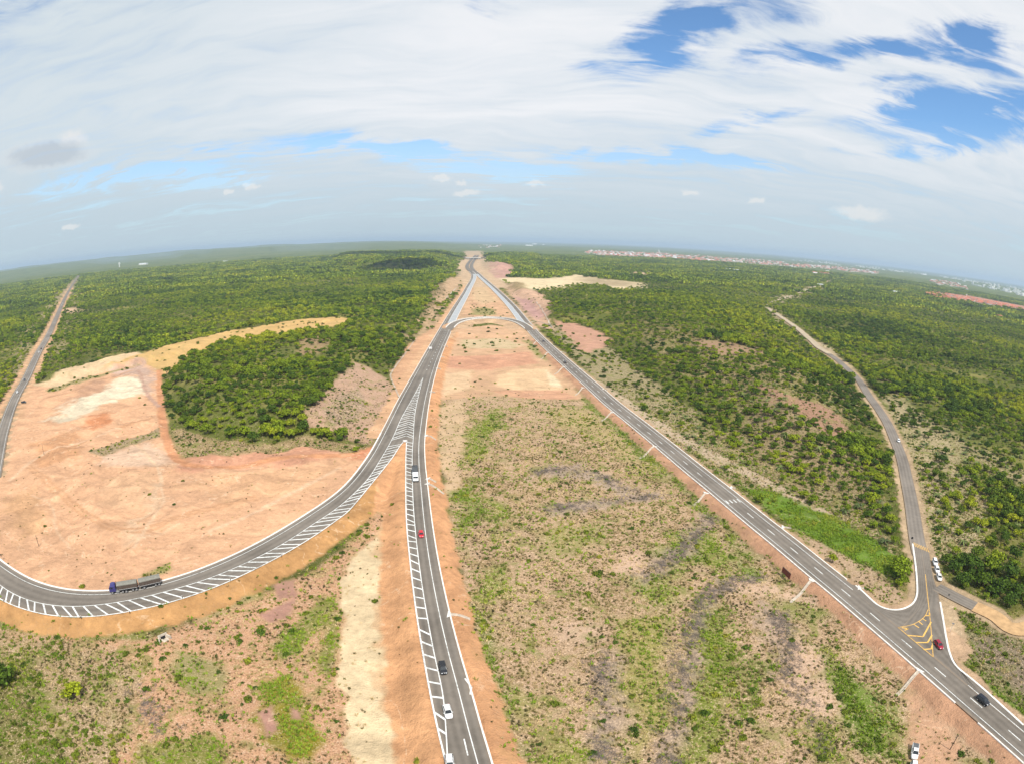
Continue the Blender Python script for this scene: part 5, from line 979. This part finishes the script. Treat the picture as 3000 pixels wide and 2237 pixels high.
# road train on the ramp
LN = offset(clipY(LEFT_OUT, 0, 300)[clipY(LEFT_OUT, 0, 300)[:, 0] < -60], 1.5); s0 = near_s(LN, flat(327, 1741))
def frame_at(s_): q_, t_ = at_s(LN, s_); return q_, math.atan2(t_[1], t_[0])
q, h = frame_at(s0-1.2); tk = empty('truck', (*q, ZA+.03), h)
cab = MB(); cab.loft([oct_sec(-1.05, 1.22, .75, 2.95, .12), oct_sec(.75, 1.22, .7, 2.95, .14), oct_sec(1.15, 1.18, .7, 2.1, .14), oct_sec(1.25, 1.1, .75, 1.5, .1)]); cab.box((-.25, 0, 3.12), (1.3, 1.9, .4), taper=.85)
cb = cab.build('cab', [M['blue_cab']], tk); MB().loft([[(.86, -1.0, 2.75), (.86, 1.0, 2.75), (.80, 1.0, 2.80), (.80, -1.0, 2.80)], [(1.17, -1.04, 2.05), (1.17, 1.04, 2.05), (1.05, 1.04, 2.0), (1.05, -1.04, 2.0)]]).build('windscreen', [M['glass']], cb)
for sy in (-1, 1): MB().box((.25, sy*1.225, 2.2), (.8, .04, .62)).build('side_window', [M['glass']], cb); MB().box((1.27, sy*.8, 1.0), (.08, .4, .22)).build('headlight', [M['lamp']], cb); MB().box((1.0, sy*1.42, 2.35), (.12, .22, .55)).build('mirror', [M['black']], cb)
MB().box((-2.6, 0, .85), (4.4, .95, .3)).box((-1.6, 1.0, .8), (1.1, .5, .5)).box((-1.6, -1.0, .8), (1.1, .5, .5)).build('chassis', [M['steel']], tk)
MB().tube((-1.3, -.95, .8), (-1.3, -.95, 3.4), .09, .09, 8).build('exhaust_stack', [M['black']], tk)
for x_ in (.35, -3.3, -4.5):
    for sy in (-1, 1): twheel(tk, x_, sy*.98)
def trailer(s_front, Ln, axles, nm='trailer'):
    qa, _ = frame_at(s_front); qb, _ = frame_at(s_front-Ln); dd = qa-qb; hh = math.atan2(dd[1], dd[0]); mid = (qa+qb)/2
    b = MB(); b.box((0, 0, 1.25), (Ln-.1, 1.1, .3)); b.box((0, 0, 2.12), (Ln, 2.5, 1.45))
    for i in range(9):
        for sy in (-1, 1): b.box((-Ln/2+.35+i*(Ln-.7)/8, sy*1.28, 2.1), (.1, .08, 1.4))
    for sy in (-1, 1): b.box((0, sy*1.27, 1.36), (Ln-.2, .07, .14), m=1)
    o = b.build(nm, [M['trailer'], M['chrome']], tk); o.matrix_world = Matrix.Translation((*mid, ZA+.03)) @ Matrix.Rotation(hh, 4, 'Z')
    o.matrix_parent_inverse = Matrix.Identity(4); o.matrix_basis = (Matrix.Translation(tk.location) @ Matrix.Rotation(tk.rotation_euler.z, 4, 'Z')).inverted() @ Matrix.Translation((*mid, ZA+.03)) @ Matrix.Rotation(hh, 4, 'Z')
    n = 9; secs = []
    for i in range(n):
        xx = -Ln/2-.02+i*(Ln+.04)/(n-1); sag = .05*math.sin(i*2.1); secs.append([(xx, -1.30, 2.70), (xx, -1.27, 2.95), (xx, -.6, 3.16+sag), (xx, .6, 3.17+sag), (xx, 1.27, 2.95), (xx, 1.30, 2.70)])
    MB().loft(secs).build('tarpaulin', [M['tarp']], o)
    for x_ in axles:
        for sy in (-1, 1): twheel(o, x_, sy*.98)
    [MB().box((-Ln/2-.06, sy*.9, 1.3), (.06, .3, .15)).build('tail_light', [M['tail']], o) for sy in (-1, 1)]
TRU_L = 6.9
# the ramp is driven away from the gore, so the rear of the train lies towards smaller arc length
s1 = s0-2.7; trailer(s1, 6.9, (-2.9, -1.7)); trailer(s1-7.4, 7.4, (2.2, -1.7, -2.9))
tag(tk, 'long articulated truck with blue cab and two grey tarpaulin-covered trailers', 'truck')
# white truck coming down the hatched highway
g, h = along(MAIN_EDGE, 1219, 1415); LN2 = offset(MAIN_EDGE, -2.0); q, t = at_s(LN2, near_s(LN2, flat(1219, 1414))); h = math.atan2(t[1], t[0]); t2 = empty('truck', (*q, ZA+.03), h)
cb = MB().loft([oct_sec(-1.9, 1.22, .75, 2.7, .12), oct_sec(-.3, 1.22, .7, 2.75, .14), oct_sec(.05, 1.2, .7, 1.95, .14), oct_sec(.2, 1.1, .75, 1.4, .1)]).build('cab', [M['white_car']], t2)
MB().loft([[(-.2, -1.0, 2.6), (-.2, 1.0, 2.6), (-.26, 1.0, 2.64), (-.26, -1.0, 2.64)], [(.08, -1.05, 1.95), (.08, 1.05, 1.95), (-.02, 1.05, 1.9), (-.02, -1.05, 1.9)]]).build('windscreen', [M['glass']], cb)
for sy in (-1, 1): MB().box((.2, sy*.8, 1.0), (.08, .4, .2)).build('headlight', [M['lamp']], cb); MB().box((-.9, sy*1.225, 2.1), (.8, .04, .55)).build('side_window', [M['glass']], cb)
MB().box((-2.8, 0, 2.2), (1.5, 2.45, 2.2)).build('sleeper_box', [M['white_car']], t2); MB().box((-7, 0, .95), (10.5, 1.0, .35)).build('chassis', [M['steel']], t2)
b = MB(); b.box((-8.6, 0, 1.3), (9.6, 2.5, .2))
for sy in (-1, 1): b.box((-8.6, sy*1.22, 1.95), (9.6, .08, 1.3))
b.box((-3.82, 0, 1.95), (.08, 2.5, 1.3)); b.box((-13.38, 0, 1.95), (.08, 2.5, 1.3))
for i in range(5): b.box((-5.4-i*1.6, 0, 2.5), (.1, 2.4, .1))
b.build('cargo_bed', [M['bed']], t2); MB().box((-8.6, 0, 1.75), (9.4, 2.3, .7)).build('cargo_load', [M['bed']], t2)
for x_ in (-.6, -4.6, -5.8, -11.2, -12.4):
    for sy in (-1, 1): twheel(t2, x_, sy*.98)
tag(t2, 'white-cabbed truck with a long grey open bed on the hatched highway', 'truck')

# ------------------------------------------------------------------ signs, posts, billboard, culvert
def post_sign(px, py, h, face, size, label, cat='road sign', mat='sign_white', round_=False, yaw=0.0, lean=0.0):
    g = P(px, py)[0]; z = gz(*g); e = empty('road_sign', (*g, z), yaw); MB().tube((0, 0, -.2), (lean, 0, h), .06, .05, 8).build('post', [M['steel']], e)
    if round_:
        n = 14; c = [(.06, size/2*math.cos(2*math.pi*i/n), h-.3+size/2*math.sin(2*math.pi*i/n)) for i in range(n)]; c2 = [(.1, p[1], p[2]) for p in c]; MB().loft([c, c2]).build('face', [M[mat]], e)
    else: MB().box((.08, 0, h-size*.3), (.05, face, size)).build('face', [M[mat]], e)
    tag(e, label, cat)
post_sign(8, 1640, 2.6, 0, .95, 'dark round sign on a post at the inner kerb of the ramp', round_=True, mat='black', yaw=rad(-100)); post_sign(2668, 1590, 2.6, 0, 1.0, 'dark round sign on a post at the end of the curved kerb', round_=True, mat='black', yaw=rad(-110))
post_sign(2783, 1850, 3.2, .8, .5, 'thin sign post with small plate by the junction verge', yaw=rad(40), mat='steel'); post_sign(2774, 1760, 2.6, .6, .5, 'short dark sign post at the mouth of the dirt road', yaw=rad(60), mat='black')
g = P(1261, 1030)[0]; e = empty('road_sign', (*g, gz(*g)), rad(95)); MB().box((0, 0, 3.4), (.12, 2.8, 1.8)).build('panel', [M['sign_white']], e)
for yy in (-.9, .9): MB().tube((.1, yy, -.2), (.1, yy, 3.6), .09, .09, 8).build('post', [M['steel']], e)
tag(e, 'large white road sign panel on two posts at the hatched highway verge', 'road sign')
g = P(1187, 1296)[0]; e = empty('gore_marker', (*g, gz(*g)), rad(-90)); MB().box((0, 0, 1.0), (.1, 2.2, 1.1)).build('panel', [M['sign_white']], e)
for yy in (-.8, .8): MB().tube((.08, yy, -.2), (.08, yy, 1.3), .05, .05, 6).build('post', [M['steel']], e)
tag(e, 'white marker board at the tip of the gore', 'road sign')
def pole(px, py, h, label, arm=False, lean=(0, 0)):
    g = P(px, py)[0]; e = empty('utility_pole' if arm else 'wooden_post', (*g, gz(*g)), rad(20)); MB().tube((0, 0, -.3), (lean[0], lean[1], h), .13, .09, 8).build('shaft', [M['wood']], e)
    if arm: MB().box((lean[0], lean[1], h-.4), (1.8, .1, .12)).build('crossarm', [M['wood']], e)
    tag(e, label, 'pole' if arm else 'post')
pole(114, 1599, 4.6, 'slim bare post on the orange lot near the ramp bend'); pole(129, 1331, 6.5, 'tall bare post on the orange lot near the old road'); pole(2783, 2194, 5.0, 'dark pole with crossarm on the sandy yard', True)
for i, (px, py) in enumerate([(12, 1763), (239, 1811), (381, 1796), (535, 1752), (676, 1700), (826, 1631)]):
    g = P(px, py)[0]; e = empty('marker_post', (*g, gz(*g)), 0); MB().box((0, 0, .5), (.14, .14, 1.0)).build('shaft', [M['black']], e); MB().box((0, 0, 1.05), (.15, .15, .12)).build('reflector', [M['sign_white']], e); tag(e, 'short dark marker post along the hatched edge of the ramp', 'post', 'marker posts along the ramp')
qa, qb = P(2050+985/4.13, 1380+1245/4.13)[0], P(2050+1080/4.13, 1380+1335/4.13)[0]; dd = qb-qa; Lb = max(4.0, float(np.linalg.norm(dd))); e = empty('billboard', (*((qa+qb)/2), gz(*((qa+qb)/2))), math.atan2(dd[1], dd[0]))
MB().box((0, 0, 2.1), (Lb, .14, 1.9)).build('panel', [M['board_red']], e); MB().box((0, 0, 3.1), (Lb+.2, .2, .12)).box((0, 0, 1.1), (Lb+.2, .2, .12)).build('frame', [M['wood']], e)
for xx in (-Lb*.35, Lb*.35): MB().tube((xx, .12, -.2), (xx, .12, 3.1), .08, .08, 6).build('post', [M['wood']], e)
tag(e, 'dark red billboard on the bare bank beside the dashed highway', 'billboard')
g = P(478, 1868)[0]; e = empty('culvert', (*g, gz(*g)-.1), rad(-35)); b = MB(); b.box((0, 0, .7), (.4, 3.0, 1.7)); b.box((.95, 1.6, .5), (2.0, .3, 1.2), rad(18)); b.box((.95, -1.6, .5), (2.0, .3, 1.2), rad(-18)); b.box((.9, 0, .05), (2.0, 2.6, .12)); b.build('headwall', [M['chute']], e); MB().box((.22, 0, .65), (.06, 1.5, .8)).build('opening', [M['black']], e); tag(e, 'small concrete culvert mouth at the foot of the ramp bank', 'culvert')  # opening is a flat black slab: the hole's shade is put in as colour
o = bpy.data.objects.new('shrub', SHRUBM[5]); COL.objects.link(o); g = P(464, 1882)[0]; o.location = (*g, gz(*g)); o.scale = (1.6, 1.5, 1.4); tag(o, 'dark round shrub at the culvert mouth', 'shrub')

# ------------------------------------------------------------------ far buildings
def house_mesh(w, l, hgt, wall, roof, hip=.0):
    b = MB(); b.box((0, 0, hgt/2-.5), (w, l, hgt+1.0)); rz = hgt+w*.24; o = .5
    b.add([(-w/2-o, -l/2-o, hgt), (w/2+o, -l/2-o, hgt), (w/2+o, l/2+o, hgt), (-w/2-o, l/2+o, hgt), (0, -l/2-o+hip, rz), (0, l/2+o-hip, rz)], [(0, 4, 5, 3), (1, 2, 5, 4), (0, 1, 4), (2, 3, 5), (3, 2, 1, 0)], 1); return b.data('house', [M[wall], M[roof]])
HM = [house_mesh(9, 13, 3.6, 'wall', 'roof'), house_mesh(11, 16, 4, 'wall', 'roof', 3), house_mesh(8, 18, 4, 'wall_white', 'roof'), house_mesh(12, 14, 6, 'wall', 'zinc'), house_mesh(10, 15, 4.5, 'wall_white', 'roof', 2)]
def pxpoly(o, s, pts): return [(o[0]+a/s, o[1]+b/s) for a, b in pts]
def fill(poly, n):
    poly = np.array(poly); lo, hi = poly.min(0), poly.max(0); q = rng.uniform(lo, hi, (n*8, 2)); q = q[poly_sd(q[:, 0], q[:, 1], poly) > 0][:n]; return q
bands = [(pxpoly((1500, 700), 4.432, [(950, 185), (1000, 150), (1300, 160), (1700, 180), (1950, 180), (2216, 215), (2216, 275), (1900, 255), (1600, 235), (1200, 225)]), 330),
         (pxpoly((2000, 700), 4.432, [(0, 215), (250, 215), (600, 255), (950, 255), (1400, 320), (1800, 340), (2216, 385), (2216, 440), (1850, 395), (1500, 375), (1150, 345), (750, 310), (300, 295), (0, 285)]), 420),
         (pxpoly((2500, 740), 4.432, [(0, 205), (200, 225), (350, 265), (330, 285), (100, 262), (0, 250)]), 60), (pxpoly((2500, 740), 4.432, [(970, 360), (1200, 365), (1500, 450), (1480, 485), (1250, 440), (1080, 420)]), 60),
         (pxpoly((2000, 700), 4.432, [(1650, 440), (1900, 430), (1950, 460), (1700, 465)]), 12), (pxpoly((1200, 660), 3.166, [(640, 185), (850, 185), (830, 210), (640, 212)]), 26)]
HQ = np.vstack([fill(p, n) for p, n in bands]); est = fill(pxpoly((2500, 740), 4.432, [(870, 508), (1100, 525), (1400, 575), (1800, 640), (2216, 725), (2300, 745), (2300, 790), (2000, 730), (1600, 660), (1250, 620), (1000, 575)]), 240)
hw_ = P(HQ[:, 0], HQ[:, 1]); ew = P(est[:, 0], est[:, 1]); hz_ = height(hw_[:, 0], hw_[:, 1], carve=False); ez_ = height(ew[:, 0], ew[:, 1], carve=False)
eo = np.argsort(np.hypot(ew[:, 0], ew[:, 1]))
for n_, i in enumerate(eo[:150]):
    o = bpy.data.objects.new('house', HM[int(rng.choice([0, 0, 1, 2]))]); COL.objects.link(o); o.location = (*ew[i], ez_[i]+1.0); o.rotation_euler = (0, 0, rad(38)+(math.pi/2 if n_ % 3 == 0 else 0)); tag(o, 'small red-roofed house in the long housing estate beyond the forest', 'house', 'houses of the estate beyond the forest')
ho = np.argsort(np.hypot(hw_[:, 0], hw_[:, 1]))
for i in ho[:140]:
    o = bpy.data.objects.new('house', HM[int(rng.integers(0, 5))]); COL.objects.link(o); o.location = (*hw_[i], hz_[i]+1.5); o.rotation_euler = (0, 0, rng.uniform(0, 3.14)); k = rng.uniform(1.3, 2.0); o.scale = (k, k, 1.15); tag(o, 'tiny red-roofed house in the town on the distant plain', 'house', 'houses of the distant town')
def merged(name, items, label, cat):
    v, f, mi, base = [], [], [], 0; mats = [M['wall'], M['roof'], M['wall_white'], M['zinc']]
    for me, (X_, Y_, Z_), rz, k in items:
        c, s_ = math.cos(rz)*k, math.sin(rz)*k
        for q in me.vertices: v.append((X_+q.co.x*c-q.co.y*s_, Y_+q.co.x*s_+q.co.y*c, Z_+q.co.z*max(1, k*.7)))
        names = [mats.index(m_) for m_ in me.materials]
        for p in me.polygons: f.append(tuple(j+base for j in p.vertices)); mi.append(names[p.material_index])
        base = len(v)
    tag(mobj(name, v, f, mats, None, mi), label, cat, kind='stuff')
it = [(HM[int(rng.integers(0, 5))], (*hw_[i], hz_[i]+1.5), rng.uniform(0, 3.14), rng.uniform(1.2, 2.0)) for i in ho[140:]]+[(HM[int(rng.choice([0, 1, 2]))], (*ew[i], ez_[i]+1.0), rad(38)+(math.pi/2)*(i % 2), 1.0) for i in eo[150:]]
merged('town', it, 'far rows of red and pale roofs spread along the plain', 'town')
def block(w, l, h_): return MB().box((0, 0, h_/2-3), (w, l, h_+6)).data('block', [M['wall_white']])
BL = [block(30, 50, 12), block(22, 22, 45), block(60, 25, 10), block(90, 40, 14), block(18, 30, 30)]
city = fill(pxpoly((2500, 740), 4.432, [(-1500, -55), (-700, 20), (0, 110), (900, 235), (1300, 290), (2216, 455), (2300, 480), (2300, 600), (1800, 470), (1200, 340), (900, 300), (300, 225), (0, 190), (-1000, 70), (-1500, 20)]), 420); cwd = flat(city[:, 0], city[:, 1]); cr = np.hypot(cwd[:, 0], cwd[:, 1]); cwd = cwd[cr < 16000]
merged('town', [(BL[int(rng.choice([0, 0, 2, 3, 4, 1], p=[.34, .24, .2, .08, .1, .04]))], (c[0], c[1], float(height(np.array([c[0]]), np.array([c[1]]), carve=False)[0])), rng.uniform(0, 3.14), 1.0) for c in cwd], 'hazy white city blocks on the horizon', 'city')
def shed(px, py, w, l, h_, label, name='warehouse', rz=0.0, roof='zinc', wall='wall_white'):
    g = P(px, py)[0]; e = empty(name, (*g, gz(*g)), rz); MB().box((0, 0, h_/2-2), (w, l, h_+4)).build('wall', [M[wall]], e)
    MB().add([(-w/2-1, -l/2-1, h_), (w/2+1, -l/2-1, h_), (w/2+1, l/2+1, h_), (-w/2-1, l/2+1, h_), (-w/2-1, 0, h_+l*.12), (w/2+1, 0, h_+l*.12)], [(0, 1, 5, 4), (2, 3, 4, 5), (0, 4, 3), (1, 2, 5), (3, 2, 1, 0)]).build('roof', [M[roof]], e); tag(e, label, 'building')
shed(1566, 716.5, 110, 60, 26, 'long white warehouse on the horizon above the quarry'); shed(1592, 718, 60, 40, 14, 'low white shed beside the long warehouse on the horizon'); shed(1550, 721, 130, 50, 14, 'low pale shed in front of the long white warehouse')
shed(2708, 806, 85, 50, 16, 'large white hall at the edge of the hazy city'); shed(2134, 791, 26, 16, 6, 'small white building alone in the forest before the town'); shed(2156, 794, 26, 14, 6, 'low white building beside another in the forest before the town'); shed(2402, 837, 26, 12, 5, 'white roofed building where the winding track leaves the forest'); shed(2625, 859, 34, 14, 6, 'long low white building in the forest short of the housing estate')
shed(2925, 930, 26, 16, 5, 'pale house with tiled roof at the end of a long white wall', 'house', rad(20), 'roof', 'wall'); shed(420, 775, 90, 40, 10, 'low pale buildings on the wooded plain far beyond the old road'); shed(660, 769, 30, 20, 8, 'small white building alone in the forest beyond the wooded mound')
wl = P(np.array([2922, 2945, 2975, 3010, 3060]), np.array([932, 938, 945, 951, 960])); tag(kerb(spline(wl, 4), 1.2, None, 3.2, float(height(wl[:, 0], wl[:, 1], carve=False).mean()), 'boundary_wall', M['wall_white']), 'long white boundary wall among the trees', 'wall')
def tower(px, py, h_, label, k=1.0):
    g = P(px, py)[0]; e = empty('water_tower', (*g, gz(*g))); MB().tube((0, 0, -3), (0, 0, h_*.6), h_*.10*k, h_*.09*k, 12).build('shaft', [M['wall_white']], e); MB().tube((0, 0, h_*.58), (0, 0, h_*.68), h_*.09*k, h_*.19*k, 14).tube((0, 0, h_*.68), (0, 0, h_), h_*.19*k, h_*.19*k, 14).build('tank', [M['wall_white']], e); tag(e, label, 'water tower')
tower(350, 783, 42, 'white water tower on the wooded plain beyond the old road', 1.2); tower(2831, 873, 17, 'white water tower above the long housing estate')
tower(1930, 741, 38, 'pale water tower standing in the distant town')
# overpass over the far highway
c0 = np.array([np.interp(3050, RIGHT_C[::-1, 1], RIGHT_C[::-1, 0])-9, 3050]); e = empty('overpass', (*c0, 0)); MB().box((0, 0, 7.4), (78, 11, 1.4)).build('deck', [M['kerb']], e)
for yy in (-5.3, 5.3): MB().box((0, yy, 8.6), (78, .35, 1.0)).build('parapet', [M['wall_white']], e)
for xx in (-26, 0, 26): MB().box((xx, 0, 3.2), (1.4, 8, 7)).build('pier', [M['kerb']], e)
tag(e, 'pale concrete overpass across the far highway', 'bridge')

# ------------------------------------------------------------------ clouds that shade the far woods, and the air
def cloud(cx, cy, rx, ry, alt, seed):
    g = np.random.default_rng(seed); off = Vector((SUN_DIR.x, SUN_DIR.y))*(alt/SUN_DIR.z); import bmesh
    bm = bmesh.new()
    for i in range(16):
        a, q = g.uniform(0, 6.28), g.uniform(0, .75)**.7; R_ = g.uniform(.28, .5); bmesh.ops.create_icosphere(bm, subdivisions=3, radius=1, matrix=Matrix.Translation((math.cos(a)*q*rx, math.sin(a)*q*ry, g.uniform(0, .25)*rx)) @ Matrix.Diagonal((R_*rx, R_*ry, R_*rx*.55, 1)))
    for v in bm.verts:
        p = v.co; v.co = p*(1+.16*(float(fbm(np.array([p.x+p.z]), np.array([p.y-p.z]), rx*.4, seed)[0])-.5)*2)
        if v.co.z < -.12*rx: v.co.z = -.12*rx+(v.co.z+.12*rx)*.2
    me = bpy.data.meshes.new('cloud'); bm.to_mesh(me); bm.free(); me.polygons.foreach_set('use_smooth', [True]*len(me.polygons)); me.materials.append(M['cloud']); o = bpy.data.objects.new('cloud', me); COL.objects.link(o); o.location = (cx+off.x, cy+off.y, alt)
    tag(o, 'small white cumulus cloud drifting high over the far woods', 'cloud', 'cumulus clouds over the far woods', kind='structure')
M['cloud'] = plain('cloud_white', (.85, .86, .88), 1, 0, .03, .01, 0, 0)
cloud(-390, 1990, 150, 170, 1150, 3); cloud(-760, 3350, 330, 330, 1500, 5); cloud(-380, 3250, 220, 260, 1500, 8)
def haze():
    m = bpy.data.materials.new('haze_air'); m.use_nodes = True; t = NT(m.node_tree); t.n.clear(); out = t.node('ShaderNodeOutputMaterial'); v = t.node('ShaderNodeVolumePrincipled')
    v.inputs['Color'].default_value = (.66, .83, 1.0, 1); v.inputs['Density'].default_value = 7.5e-5; v.inputs['Anisotropy'].default_value = .1; t.l.new(v.outputs[0], out.inputs['Volume'])
    o = MB().box((0, 0, 70), (96000, 96000, 300)).build('haze', [m]); tag(o, 'thin pale blue haze over the plain', 'haze', kind='stuff')
haze()
